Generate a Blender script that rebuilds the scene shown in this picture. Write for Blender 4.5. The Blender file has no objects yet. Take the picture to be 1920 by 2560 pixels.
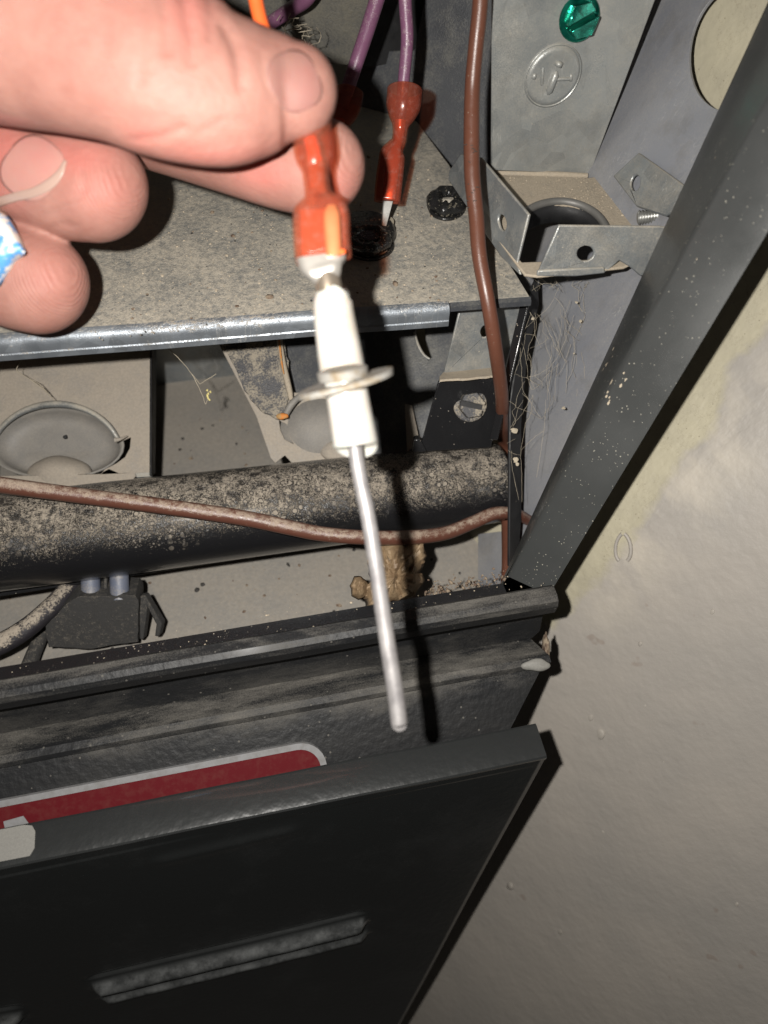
import bpy, bmesh, math, random
import numpy as np
from mathutils import Vector, Matrix, noise
from mathutils.bvhtree import BVHTree
from mathutils.geometry import tessellate_polygon

random.seed(7); np.random.seed(7)
S = bpy.context.scene
COL = S.collection

# ------------------------------------------------------------------ camera
F = 1849.0
CX = Vector((.978, -.206, .033)).normalized()
CZ = Vector((-.150, -.585, .797)); CZ = (CZ - CX * CZ.dot(CX)).normalized()
CY = CZ.cross(CX)
CAM = Vector((0, 0, .5))
cd = bpy.data.cameras.new('camera'); cam = bpy.data.objects.new('camera', cd); COL.objects.link(cam)
m = Matrix((CX, CY, CZ)).transposed().to_4x4(); m.translation = CAM
cam.matrix_world = m
cd.sensor_fit = 'VERTICAL'; cd.sensor_height = 36; cd.lens = 26
cd.clip_start = .005; cd.clip_end = 20
cd.dof.use_dof = True; cd.dof.focus_distance = .250; cd.dof.aperture_fstop = 9
S.camera = cam

# ------------------------------------------------------------------ light: dim room and the phone's own flash beside the lens
w = bpy.data.worlds.new('World'); S.world = w; w.use_nodes = True
w.node_tree.nodes['Background'].inputs[0].default_value = (1, .93, .84, 1)
w.node_tree.nodes['Background'].inputs[1].default_value = .022
ld = bpy.data.lights.new('flash', 'AREA'); ld.shape = 'DISK'; ld.size = .0055; ld.energy = 1.25
ld.color = (1, .965, .91)
lo = bpy.data.objects.new('flash', ld); COL.objects.link(lo)
aim = -CZ + CX * .10 + CY * .05
lo.matrix_world = Matrix.Translation(CAM + CX * -.0245 + CY * .0105 + CZ * .002) @ aim.to_track_quat('-Z', 'Y').to_matrix().to_4x4()
S.view_settings.view_transform = 'Standard'
try: S.view_settings.look = 'None'
except Exception: pass
S.view_settings.exposure = 0; S.view_settings.gamma = 1

# ------------------------------------------------------------------ geometry helpers
def ray(px, py):
    return CX * ((px - 960) / F) + CY * (-(py - 1280) / F) - CZ
ZK = 1.0                                 # distance factor for the group being built (the hand is nearer)
def P(px, py, z):                       # pixel of the 1920x2560 photo + distance in mm -> point in metres
    return CAM + ray(px, py) * (z * ZK / 1000)
def proj(p):
    d = p - CAM; z = -d.dot(CZ)
    return 960 + F * d.dot(CX) / z, 1280 - F * d.dot(CY) / z, z * 1000

class Plane:
    def __init__(s, a, b=None, c=None, n=None):
        s.o = a if n is not None else P(*a)
        s.n = (n if n is not None else (P(*b) - P(*a)).cross(P(*c) - P(*a))).normalized()
        if s.n.dot(CAM - s.o) < 0 and n is None: s.n = -s.n
    def at(s, px, py):
        r = ray(px, py); return CAM + r * ((s.o - CAM).dot(s.n) / r.dot(s.n))
    def off(s, d):
        return Plane(s.o + s.n * d, n=s.n)

def setp(o, label=None, cat=None, group=None, kind=None):
    if label: o['label'] = label
    if cat: o['category'] = cat
    if group: o['group'] = group
    if kind: o['kind'] = kind
    return o
def thing(name, label, cat, loc=None, group=None):
    o = bpy.data.objects.new(name, None); COL.objects.link(o); o.empty_display_size = .01
    if loc: o.location = loc
    bpy.context.view_layer.update()
    return setp(o, label, cat, group)
def link(name, me, mat, parent=None, smooth=35, bevel=0):
    o = bpy.data.objects.new(name, me); COL.objects.link(o)
    if mat: me.materials.append(mat)
    if parent:
        o.parent = parent; o.matrix_parent_inverse = Matrix.Translation(-parent.location) if parent.parent is None else (Matrix.Translation(-parent.parent.location) if parent.type == 'EMPTY' else Matrix())
    if smooth:
        me.shade_smooth(); me.set_sharp_from_angle(angle=math.radians(smooth))
    if bevel:
        b = o.modifiers.new('bevel', 'BEVEL'); b.width = bevel; b.segments = 2; b.limit_method = 'ANGLE'; b.angle_limit = math.radians(40)
    return o
def from_bm(name, bm, mat, parent=None, smooth=35, bevel=0):
    bmesh.ops.recalc_face_normals(bm, faces=bm.faces)
    me = bpy.data.meshes.new(name); bm.to_mesh(me); bm.free()
    return link(name, me, mat, parent, smooth, bevel)
def prism_bm(bm, pts, vec, holes=()):
    """pts, holes: lists of points in one plane; vec: thickness"""
    loops = [pts] + [list(h) for h in holes]
    tris = tessellate_polygon(loops)
    flat = [p for l in loops for p in l]
    a = [bm.verts.new(p) for p in flat]; b = [bm.verts.new(p + vec) for p in flat]
    for t in tris:
        try:
            bm.faces.new([a[i] for i in t]); bm.faces.new([b[i] for i in reversed(t)])
        except ValueError: pass
    k = 0
    for l in loops:
        n = len(l)
        for i in range(n):
            j = (i + 1) % n
            try: bm.faces.new((a[k + i], a[k + j], b[k + j], b[k + i]))
            except ValueError: pass
        k += n
def ell(cx, cy, a, b, rot=0, n=40):
    r = math.radians(rot)
    return [(cx + a * math.cos(t) * math.cos(r) - b * math.sin(t) * math.sin(r), cy + a * math.cos(t) * math.sin(r) + b * math.sin(t) * math.cos(r)) for t in [2 * math.pi * i / n for i in range(n)]]
def slab(name, poly, pl, thick, mat, parent=None, holes=(), bevel=.0004, smooth=35, wob=0):
    bm = bmesh.new()
    f = lambda l: [pl.at(*q) for q in l]
    pts = f(poly)
    if wob:
        pts = f(wobble(poly, wob))
    prism_bm(bm, pts, pl.n * -thick / 1000, [f(h) for h in holes])
    return from_bm(name, bm, mat, parent, smooth, bevel)
def wobble(poly, amp, step=14):
    out = []
    for i, a in enumerate(poly):
        b = poly[(i + 1) % len(poly)]
        n = max(1, int(math.hypot(b[0] - a[0], b[1] - a[1]) / step))
        for k in range(n):
            t = k / n; x = a[0] + (b[0] - a[0]) * t; y = a[1] + (b[1] - a[1]) * t
            v = noise.noise_vector(Vector((x * .05, y * .05, 3)))
            out.append((x + v.x * amp, y + v.y * amp))
    return out
def cr(pts, n):
    """catmull rom through tuples of numbers"""
    A = np.array(pts, float); A = np.vstack([2 * A[0] - A[1], A, 2 * A[-1] - A[-2]]); out = []
    for i in range(1, len(A) - 2):
        for k in range(n):
            t = k / n; p0, p1, p2, p3 = A[i - 1], A[i], A[i + 1], A[i + 2]
            out.append(.5 * ((2 * p1) + (-p0 + p2) * t + (2 * p0 - 5 * p1 + 4 * p2 - p3) * t * t + (-p0 + 3 * p1 - 3 * p2 + p3) * t ** 3))
    out.append(A[-2]); return out
def ring_mesh(rings, cap=True):
    bm = bmesh.new(); R = [[bm.verts.new(p) for p in r] for r in rings]; n = len(R[0])
    for a, b in zip(R, R[1:]):
        for i in range(n):
            bm.faces.new((a[i], a[(i + 1) % n], b[(i + 1) % n], b[i]))
    if cap: bm.faces.new(R[0]); bm.faces.new(R[-1])
    return bm
def tube_rings(pts, rad, seg=12):
    """pts world points, rad metres list"""
    out = []; t0 = (pts[1] - pts[0]).normalized(); u = t0.orthogonal().normalized()
    for i, p in enumerate(pts):
        t = (pts[min(i + 1, len(pts) - 1)] - pts[max(i - 1, 0)]).normalized()
        u = (u - t * u.dot(t)).normalized(); v = t.cross(u)
        out.append([p + (u * math.cos(a) + v * math.sin(a)) * rad[i] for a in [2 * math.pi * k / seg for k in range(seg)]])
    return out
def tube(name, pts, mat, parent=None, seg=14, n=8, smooth=60, cap=True):
    """pts (px,py,z,rpx)"""
    c = cr(pts, n); W = [P(*q[:3]) for q in c]; R = [q[3] * q[2] * ZK / F / 1000 for q in c]
    return from_bm(name, ring_mesh(tube_rings(W, R, seg), cap), mat, parent, smooth)
def wtube(bm, W, R, seg=5):
    rings = tube_rings(W, R, seg); V = [[bm.verts.new(p) for p in r] for r in rings]
    for a, b in zip(V, V[1:]):
        for i in range(seg): bm.faces.new((a[i], a[(i + 1) % seg], b[(i + 1) % seg], b[i]))
def loft(name, secs, mat, parent=None, seg=32, n=6, up=None, cap=True, smooth=50, ret=False):
    """secs (px,py,z,a_px,b_px,exponent): a across the picture, b in depth"""
    c = cr(secs, n); W = [P(*q[:3]) for q in c]; rings = []
    for i, q in enumerate(c):
        t = (W[min(i + 1, len(W) - 1)] - W[max(i - 1, 0)]).normalized()
        dep = (up or CZ); dep = (dep - t * dep.dot(t)).normalized(); sd = t.cross(dep)
        k = q[2] * ZK / F / 1000; e = 2 / max(q[5], 1.2)
        rings.append([W[i] + sd * (q[3] * k * math.copysign(abs(math.cos(a)) ** e, math.cos(a))) + dep * (q[4] * k * math.copysign(abs(math.sin(a)) ** e, math.sin(a)))
                      for a in [2 * math.pi * j / seg for j in range(seg)]])
    bm = ring_mesh(rings, cap)
    if ret: return bm
    return from_bm(name, bm, mat, parent, smooth)
def lathe(name, c, axis, prof, mat, parent=None, seg=32, smooth=35, cap=True, bevel=0):
    """prof (radius mm, height mm along axis)"""
    ax = axis.normalized(); u = ax.orthogonal().normalized(); v = ax.cross(u)
    rings = [[c + ax * (h / 1000) + (u * math.cos(a) + v * math.sin(a)) * (max(r, .001) / 1000) for a in [2 * math.pi * k / seg for k in range(seg)]] for r, h in prof]
    return from_bm(name, ring_mesh(rings, cap), mat, parent, smooth, bevel)
X = Vector((1, 0, 0)); Y = Vector((0, 1, 0)); Z = Vector((0, 0, 1))
def extrude_x(name, prof, x0, x1, mat, parent=None, thick=1.0, nx=1, bevel=0, smooth=35, warp=None, xsk=None):
    """prof list of (y,z) metres: an open sheet profile given thickness (below / behind), run along X"""
    n = len(prof); off = []
    for i in range(n):
        a = prof[max(i - 1, 0)]; b = prof[min(i + 1, n - 1)]
        t = Vector((b[0] - a[0], b[1] - a[1])).normalized(); off.append((t.y * -1, t.x))
    sgn = -1
    ring = [(p[0], p[1]) for p in prof] + [(prof[i][0] + off[i][0] * thick / 1000 * sgn, prof[i][1] + off[i][1] * thick / 1000 * sgn) for i in reversed(range(n))]
    bm = bmesh.new(); rings = []
    for k in range(nx + 1):
        x = x0 + (x1 - x0) * k / nx
        rings.append([bm.verts.new(Vector((x + (xsk(q) * k / nx if xsk else 0), q[0], q[1]))) for q in ring])
    for a, b in zip(rings, rings[1:]):
        for i in range(len(ring)): bm.faces.new((a[i], a[(i + 1) % len(ring)], b[(i + 1) % len(ring)], b[i]))
    for r in (rings[0], rings[-1]):
        for i in range(n - 1):
            bm.faces.new((r[i], r[i + 1], r[2 * n - 2 - i], r[2 * n - 1 - i]))
    if warp:
        for v in bm.verts: v.co += warp(v.co)
    return from_bm(name, bm, mat, parent, smooth, bevel)
def blob(name, c, r, mat, parent=None, amp=.3, freq=1.5, sub=3, sc=(1, 1, 1), smooth=80):
    bm = bmesh.new(); bmesh.ops.create_icosphere(bm, subdivisions=sub, radius=1)
    s = random.random() * 50
    for v in bm.verts:
        k = 1 + amp * noise.noise(v.co * freq + Vector((s, s, s)))
        q = v.co * k
        v.co = c + (CX * q.x * sc[0] + CY * q.y * sc[1] + CZ * q.z * sc[2]) * r
    return from_bm(name, bm, mat, parent, smooth)

# ------------------------------------------------------------------ materials
class NT:
    def __init__(s, name):
        s.m = bpy.data.materials.new(name); s.m.use_nodes = True; s.t = s.m.node_tree; s.n = s.t.nodes; s.l = s.t.links
        s.b = s.n['Principled BSDF']; s.out = s.n['Material Output']
        s.co = s.n.new('ShaderNodeTexCoord').outputs['Object']
    def lk(s, a, b): s.l.new(a, b)
    def inp(s, sock, v):
        if hasattr(v, 'is_output'): s.lk(v, sock)
        else: sock.default_value = v
    def noise(s, sc, det=4, ro=.6, stretch=None, dist=0):
        n = s.n.new('ShaderNodeTexNoise'); n.inputs['Scale'].default_value = sc; n.inputs['Detail'].default_value = det; n.inputs['Roughness'].default_value = ro; n.inputs['Distortion'].default_value = dist
        s.lk(s.map(stretch), n.inputs['Vector']); return n.outputs['Fac']
    def map(s, stretch):
        if not stretch: return s.co
        mp = s.n.new('ShaderNodeMapping'); mp.inputs['Scale'].default_value = stretch[:3]
        if len(stretch) > 3: mp.inputs['Rotation'].default_value = stretch[3:]
        s.lk(s.co, mp.inputs['Vector']); return mp.outputs[0]
    def vor(s, sc, feat='F1', rnd=1):
        n = s.n.new('ShaderNodeTexVoronoi'); n.inputs['Scale'].default_value = sc; n.feature = feat; n.inputs['Randomness'].default_value = rnd
        s.lk(s.co, n.inputs['Vector']); return n.outputs['Distance']
    def math(s, op, a, b=0, c=0, clamp=False):
        n = s.n.new('ShaderNodeMath'); n.operation = op; n.use_clamp = clamp
        s.inp(n.inputs[0], a); s.inp(n.inputs[1], b); s.inp(n.inputs[2], c); return n.outputs[0]
    def ramp(s, f, lo, hi, a=0., b=1.):
        n = s.n.new('ShaderNodeMapRange'); s.inp(n.inputs[0], f); n.inputs[1].default_value = lo; n.inputs[2].default_value = hi; n.inputs[3].default_value = a; n.inputs[4].default_value = b
        return n.outputs[0]
    def mix(s, f, a, b):
        n = s.n.new('ShaderNodeMix'); n.data_type = 'RGBA'; s.inp(n.inputs[0], f)
        s.inp(n.inputs[6], a if hasattr(a, 'is_output') else (*a[:3], 1)); s.inp(n.inputs[7], b if hasattr(b, 'is_output') else (*b[:3], 1)); return n.outputs[2]
    def attr(s, name):
        n = s.n.new('ShaderNodeAttribute'); n.attribute_name = name; return n.outputs['Fac']
    def up(s):
        g = s.n.new('ShaderNodeNewGeometry'); d = s.n.new('ShaderNodeVectorMath'); d.operation = 'DOT_PRODUCT'
        s.lk(g.outputs['Normal'], d.inputs[0]); d.inputs[1].default_value = (0, -.15, .98); return d.outputs['Value']
    def bump(s, h, st, dist=.0004):
        n = s.n.new('ShaderNodeBump'); n.inputs['Strength'].default_value = st; n.inputs['Distance'].default_value = dist; s.inp(n.inputs['Height'], h); s.lk(n.outputs[0], s.b.inputs['Normal']); return n
    def set(s, col=None, rough=None, metal=None, **k):
        if col is not None: s.inp(s.b.inputs['Base Color'], col if hasattr(col, 'is_output') else (*col[:3], 1))
        if rough is not None: s.inp(s.b.inputs['Roughness'], rough)
        if metal is not None: s.inp(s.b.inputs['Metallic'], metal)
        for a, v in k.items(): s.inp(s.b.inputs[a.replace('_', ' ')], v)
        return s

DUST = (.33, .285, .225); DUST2 = (.22, .195, .165)
def dusty(name, base, base2=None, metal=0., rough=.35, amount=0., upw=.5, dust=DUST, coarse=350, fine=1800, specks=.5, soft=.1, bstr=.5, bscale=.0003, speck_scale=500, coat=0, extra=None, stretch=None):
    """paint or bare metal under settled dust; more of it on faces that look up"""
    k = NT(name)
    n1 = k.noise(coarse, 5, .65, stretch); n2 = k.noise(fine, 3, .7)
    f = k.math('MULTIPLY_ADD', k.noise(coarse * .13, 3), .55, k.math('MULTIPLY_ADD', n1, .95, -.2)); f = k.math('MULTIPLY_ADD', n2, .9, f)
    f = k.math('MULTIPLY_ADD', k.up(), upw, f)
    f = k.math('ADD', f, amount - 1.0 - upw)
    d = k.ramp(f, -soft, soft)
    v = k.vor(speck_scale); big = k.noise(speck_scale * .23, 2)
    sp = k.ramp(k.math('ADD', v, k.math('MULTIPLY', big, .35)), .20 + .12 * specks, .15 + .12 * specks)
    d = k.math('MAXIMUM', d, k.math('MULTIPLY', sp, .9 if specks > 0 else 0))
    bc = k.mix(k.noise(coarse * .4, 4, .6), base, base2 or [c * .75 for c in base])
    dc = k.mix(k.noise(fine * .6, 3), dust, [c * .62 for c in dust])
    col = k.mix(d, bc, dc)
    if extra: col = extra(k, col, d)
    rn = k.ramp(k.noise(coarse * .7, 4), .3, .7, rough * .8, min(1, rough * 1.3))
    k.set(col, k.math('MAXIMUM', rn, k.math('MULTIPLY', d, .95)), k.math('MULTIPLY', k.math('SUBTRACT', 1, d), metal) if metal else 0.)
    if coat: k.set(Coat_Weight=k.math('MULTIPLY', k.math('SUBTRACT', 1, d), coat), Coat_Roughness=.12)
    h = k.math('MULTIPLY_ADD', k.noise(fine * 1.3, 2), .6, k.math('MULTIPLY', d, .6))
    h = k.math('MULTIPLY_ADD', n1, .4, h)
    k.bump(h, bstr, bscale)
    return k.m

def spots(scale, col, thr, soft=.02):
    def f(k, c, d):
        v = k.vor(scale); g = k.noise(scale * .3, 2)
        return k.mix(k.ramp(k.math('ADD', v, k.math('MULTIPLY', g, .5)), thr, thr - soft), c, col)
    return f
M = {}
def spangle(cell=110, amp=.35, scr=.5, dirs=(1, 1, .12, .2, .5, .3)):
    def f(k, c, d):
        n = k.n.new('ShaderNodeTexVoronoi'); n.inputs['Scale'].default_value = cell; k.lk(k.co, n.inputs['Vector'])
        sc_ = k.n.new('ShaderNodeSeparateColor'); k.lk(n.outputs['Color'], sc_.inputs[0])
        dark = k.math('MULTIPLY', k.ramp(sc_.outputs[0], 0, 1, 0, amp), k.math('SUBTRACT', 1, d), clamp=True)
        c = k.mix(dark, c, (.05, .053, .057))
        ln = k.math('ABSOLUTE', k.math('SUBTRACT', k.noise(190, 3, .6, dirs), .5))
        ln = k.math('MULTIPLY', k.ramp(ln, .008, .001), k.ramp(k.noise(35, 2), .5, .62))
        c = k.mix(k.math('MULTIPLY', ln, scr), c, (.55, .55, .53))  # pale scratches, painted in partly as glints on the zinc
        st = k.ramp(k.noise(55, 5, .7), .52, .72)
        return k.mix(k.math('MULTIPLY', st, .35), c, (.13, .115, .09))
    return f
M['shelf'] = dusty('dusty_galvanised', (.17, .185, .19), (.11, .12, .13), .25, .5, .12, .0, (.45, .405, .33), 460, 1800, .5, .28, .7, .0003, 420, extra=spots(95, (.12, .055, .03), .17))
M['flange'] = dusty('rolled_galvanised_edge', (.34, .37, .40), (.17, .19, .22), .6, .4, -.12, .3, DUST, 260, 1700, .12, .12, .5, .00025, 500, stretch=(1, 4, .6), extra=spangle(160, .4, .5))
M['plate'] = dusty('galvanised_plate', (.37, .395, .395), (.20, .215, .22), .45, .32, .12, .35, (.42, .385, .32), 70, 2400, .62, .4, .5, .00018, 620, extra=spangle(130, .3, .5))
M['flap'] = dusty('scuffed_galvanised', (.36, .385, .39), (.14, .15, .16), .5, .33, .16, .55, (.42, .375, .30), 130, 2200, .5, .35, .45, .0002, 450, extra=spangle(130, .3, .5))
M['ledge'] = dusty('ledge_dust', (.24, .24, .23), None, .2, .6, .42, .1, (.42, .355, .27), 160, 1800, .4, .3, .8, .0004, 500)
M['panel'] = dusty('blue_grey_panel', (.27, .28, .305), (.20, .207, .235), .2, .38, -.15, .1, (.38, .36, .33), 60, 1800, .3, .4, .25, .0003, 400, stretch=(1, 1, .35), extra=spangle(60, .12, .3))
M['dark_panel'] = dusty('dark_grey_panel', (.055, .058, .065), (.028, .03, .034), .1, .5, -.25, .15, (.2, .19, .16), 120, 1500, .3, .35, .4, .0003, 600)
M['grime'] = dusty('grimy_back_panel', (.075, .075, .072), (.04, .04, .04), .1, .6, .0, .0, (.17, .155, .12), 110, 1400, .25, .3, .6, .0004, 400, extra=spots(60, (.33, .27, .15), .06))
M['black'] = dusty('gloss_black_paint', (.012, .012, .013), None, 0, .22, -.28, .75, (.36, .31, .25), 300, 2200, .45, .12, .4, .0003, 520, coat=.4)
M['black_side'] = dusty('black_inner_metal', (.010, .010, .011), None, 0, .6, -.6, .3, DUST, 300, 1800, .15, .15, .3, .0003, 520)
M['post'] = dusty('charcoal_jamb_paint', (.046, .048, .047), (.032, .034, .034), 0, .36, -.55, .15, (.36, .34, .28), 70, 2600, .75, .2, .35, .00012, 800, coat=.15)
M['deck'] = dusty('deck_dust', (.17, .18, .185), (.13, .14, .15), .1, .6, .35, .0, (.31, .28, .24), 45, 900, .3, .5, .4, .0005, 160, extra=spots(75, (.03, .04, .045), .15))
M['burner'] = dusty('burner_dust', (.2, .2, .2), (.12, .12, .125), .2, .5, .36, .1, (.35, .305, .25), 130, 1900, .3, .4, .6, .0003, 520)
M['burner_in'] = dusty('burner_cup_metal', (.15, .15, .15), (.10, .10, .10), .1, .6, .15, .15, (.28, .255, .22), 120, 2400, .2, .45, .5, .0003, 700)
M['burner_dark'] = dusty('mottled_burner_metal', (.075, .075, .08), (.035, .035, .038), .2, .45, -.05, .0, (.32, .28, .22), 190, 1500, .3, .1, .6, .0003, 300)
M['terminal_steel'] = dusty('terminal_steel', (.2, .19, .18), (.12, .12, .11), .4, .5, -.5, .2, DUST, 300, 1500, .2, .2, .3, .0001, 700)
M['zinc'] = dusty('zinc_thread', (.4, .4, .38), (.2, .2, .19), .6, .35, -.15, .5, DUST, 500, 2500, .3, .2, .3, .0002, 900)
M['sock'] = dusty('black_plug_dust', (.03, .029, .028), None, 0, .8, -.2, .35, (.24, .21, .17), 700, 2600, .55, .25, .8, .0004, 600)
M['ductblue'] = dusty('blue_grey_sleeve', (.11, .125, .17), None, 0, .5, -.2, .3, DUST, 300, 2000, .2, .3, .3, .0002, 600)
def brown(name, am, colr=(.10, .04, .027)):
    return dusty(name, colr, [c * .8 for c in colr], 0, .33, am, .8, (.36, .285, .22), 500, 2600, .35, .18, .35, .00018, 620)
M['brown_up'] = brown('brown_insulation', -.42, (.115, .045, .028))
M['brown_low'] = brown('dusty_brown_insulation', .06)
M['dirty_cable'] = dusty('dirty_black_cable', (.02, .018, .022), None, 0, .6, .1, .7, (.36, .31, .25), 260, 1500, .2, .1, .6, .0004, 400)
M['purple'] = dusty('purple_insulation', (.19, .08, .145), (.13, .055, .10), 0, .35, -.02, .35, (.42, .34, .33), 500, 2300, .35, .15, .35, .0002, 600)
M['orange'] = NT('orange_insulation').set((.85, .14, .03), .45).m
M['lint'] = NT('lint').set((.34, .295, .225), .95).m
M['yellow_lint'] = NT('yellow_lint').set((.6, .52, .22), .95).m
M['grain'] = NT('dust_grain').set((.38, .32, .24), .95).m
M['black_grain'] = NT('black_grain').set((.03, .028, .025), .8).m

def pipe_mat():
    k = NT('dried_droplet_dust_on_black_pipe')
    n1 = k.noise(90, 5, .6); fine = k.noise(2400, 3, .75); mid = k.noise(700, 4, .7)
    # warped coordinates so that the droplets are not even cells
    nz = k.n.new('ShaderNodeTexNoise'); nz.inputs['Scale'].default_value = 260; nz.inputs['Detail'].default_value = 2; k.lk(k.co, nz.inputs['Vector'])
    vm = k.n.new('ShaderNodeVectorMath'); vm.operation = 'MULTIPLY_ADD'; k.lk(nz.outputs['Color'], vm.inputs[0]); vm.inputs[1].default_value = (.0009, .0009, .0009); k.lk(k.co, vm.inputs[2])
    def wv_(sc):
        n = k.n.new('ShaderNodeTexVoronoi'); n.inputs['Scale'].default_value = sc; k.lk(vm.outputs[0], n.inputs['Vector']); return n
    va = wv_(430); vb = wv_(820)
    rad = k.math('MULTIPLY_ADD', k.math('FRACT', k.math('MULTIPLY', k.noise(120, 1), 17.3)), .0, .36)
    rs = k.n.new('ShaderNodeSeparateColor'); k.lk(va.outputs['Color'], rs.inputs[0])
    ra = k.math('MULTIPLY_ADD', rs.outputs[0], .50, -.06)
    da = k.math('SUBTRACT', va.outputs['Distance'], ra)
    blobs = k.ramp(da, .02, -.03); ring = k.math('MULTIPLY', k.ramp(da, -.03, .02), k.ramp(da, .13, .05))
    rb = k.n.new('ShaderNodeSeparateColor'); k.lk(vb.outputs['Color'], rb.inputs[0])
    db_ = k.math('SUBTRACT', vb.outputs['Distance'], k.math('MULTIPLY_ADD', rb.outputs[1], .42, -.02)); b2 = k.ramp(db_, .03, -.03)
    ring2 = k.math('MULTIPLY', k.ramp(db_, -.02, .03), k.ramp(db_, .16, .08))
    up = k.up()
    here = k.ramp(k.math('MULTIPLY_ADD', up, .75, k.noise(38, 3)), .98, 1.2)
    lvl = k.math('MULTIPLY_ADD', up, 1.45, k.math('MULTIPLY_ADD', n1, .8, -.62))
    g = k.math('MULTIPLY_ADD', fine, 1.3, k.math('MULTIPLY', mid, .7))
    d = k.ramp(k.math('ADD', g, k.math('MULTIPLY', lvl, .55)), 1.46, 1.66)
    dark = k.math('MULTIPLY', k.math('MAXIMUM', ring, ring2), here)
    d = k.math('MAXIMUM', k.math('MULTIPLY', d, k.math('SUBTRACT', 1, k.math('MULTIPLY', dark, .9))), k.math('MULTIPLY', k.math('MULTIPLY', k.math('MAXIMUM', blobs, b2), here), .85))
    d = k.math('MULTIPLY', d, k.ramp(k.noise(240, 5, .75), .40, .50, .15, 1.), clamp=True)
    col = k.mix(d, (.010, .010, .011), k.mix(k.noise(1500, 3), (.36, .315, .25), (.2, .17, .14)))
    k.set(col, k.math('MAXIMUM', .22, k.math('MULTIPLY', d, .95)))
    k.set(Coat_Weight=k.math('MULTIPLY', k.math('SUBTRACT', 1, d), .5), Coat_Roughness=.12)
    k.bump(k.math('MULTIPLY_ADD', fine, .5, d), .7, .0004); return k.m
M['pipe'] = pipe_mat()

def sill_mat():
    k = NT('black_orange_peel_paint_with_smeared_dust')
    up = k.ramp(k.up(), .25, .75)
    sm = k.noise(22, 5, .62, (.5, 1.6, 1.6), .8); sm2 = k.noise(150, 5, .7, (.35, 1.5, 1.5), .4); fine = k.noise(2600, 3, .75)
    f = k.math('MULTIPLY_ADD', sm2, .45, sm); f = k.math('MULTIPLY_ADD', fine, .5, f)
    d = k.ramp(f, .88, 1.28)
    sx = k.n.new('ShaderNodeSeparateXYZ'); k.lk(k.co, sx.inputs[0])
    edge_ = k.math('MULTIPLY_ADD', k.noise(60, 4), .012, sx.outputs['Y'])
    d = k.math('MULTIPLY', d, k.math('MULTIPLY', k.math('MULTIPLY_ADD', up, .62, .06), k.ramp(edge_, .101, .106, .06, 1.)))
    sp = k.ramp(k.vor(260), .11, .07)
    d = k.math('MAXIMUM', d, k.math('MULTIPLY', sp, .4))
    col = k.mix(d, (.011, .0115, .0125), (.235, .218, .19))
    k.set(col, k.math('MULTIPLY_ADD', d, .8, .5), 0., Coat_Weight=k.ramp(edge_, .100, .104, .5, .03), Coat_Roughness=.12); k.set(Specular_IOR_Level=.3)
    h = k.math('MULTIPLY_ADD', k.noise(420, 2, .5), 1., k.math('MULTIPLY', fine, .15)); k.bump(h, .6, .0005); return k.m
M['sill'] = sill_mat()
def door_mat():
    k = NT('matt_black_door_paint')
    d = k.ramp(k.math('ADD', k.noise(30, 5, .7), k.math('MULTIPLY', k.noise(1500, 2), .3)), .66, .95)
    up = k.ramp(k.up(), .4, .9)
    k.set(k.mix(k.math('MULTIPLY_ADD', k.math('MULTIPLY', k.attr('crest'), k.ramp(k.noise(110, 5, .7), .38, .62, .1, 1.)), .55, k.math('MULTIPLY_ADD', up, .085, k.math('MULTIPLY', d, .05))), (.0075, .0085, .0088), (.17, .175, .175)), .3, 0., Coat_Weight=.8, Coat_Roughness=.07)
    k.bump(k.noise(330, 2, .5), .32, .0005); return k.m
M['door'] = door_mat()
def wall_mat():
    k = NT('grey_wall_paint_over_cream')
    bare = k.attr('bare'); st = k.attr('streak')
    edge = k.math('MULTIPLY_ADD', k.noise(70, 4, .6), .35, bare)
    b = k.ramp(edge, .64, .74)
    grey = k.mix(k.ramp(k.noise(14, 3), .35, .65), (.35, .32, .285), (.30, .28, .255))
    grey = k.mix(k.math('MULTIPLY', st, k.ramp(k.noise(60, 4, .6, (1, .4, 1)), .4, .62)), grey, (.44, .40, .34))
    cream = k.mix(k.ramp(k.noise(45, 5, .7), .4, .65), (.41, .375, .275), (.35, .32, .24))
    vein = k.math('ABSOLUTE', k.math('SUBTRACT', k.noise(60, 6, .7), .5))
    cream = k.mix(k.ramp(vein, .006, .0, 0, .3), cream, (.13, .095, .06))
    cream = k.mix(k.ramp(k.vor(350), .10, .06, 0, .6), cream, (.16, .13, .09))
    grey = k.mix(k.ramp(k.noise(95, 2), .70, .74, 0, .35), grey, (.2, .14, .11))
    k.set(k.mix(b, grey, cream), .55)
    h = k.math('MULTIPLY_ADD', k.noise(330, 3, .5), .7, k.noise(110, 2, .5)); h = k.math('MULTIPLY_ADD', k.math('SUBTRACT', 1, b), .5, h)
    h = k.math('MULTIPLY_ADD', k.math('MULTIPLY', st, k.noise(120, 3, .6, (.25, 2.5, 1, 0, 0, .9))), 1.2, h)
    k.bump(h, .42, .0009); return k.m
M['wall'] = wall_mat()

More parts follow.
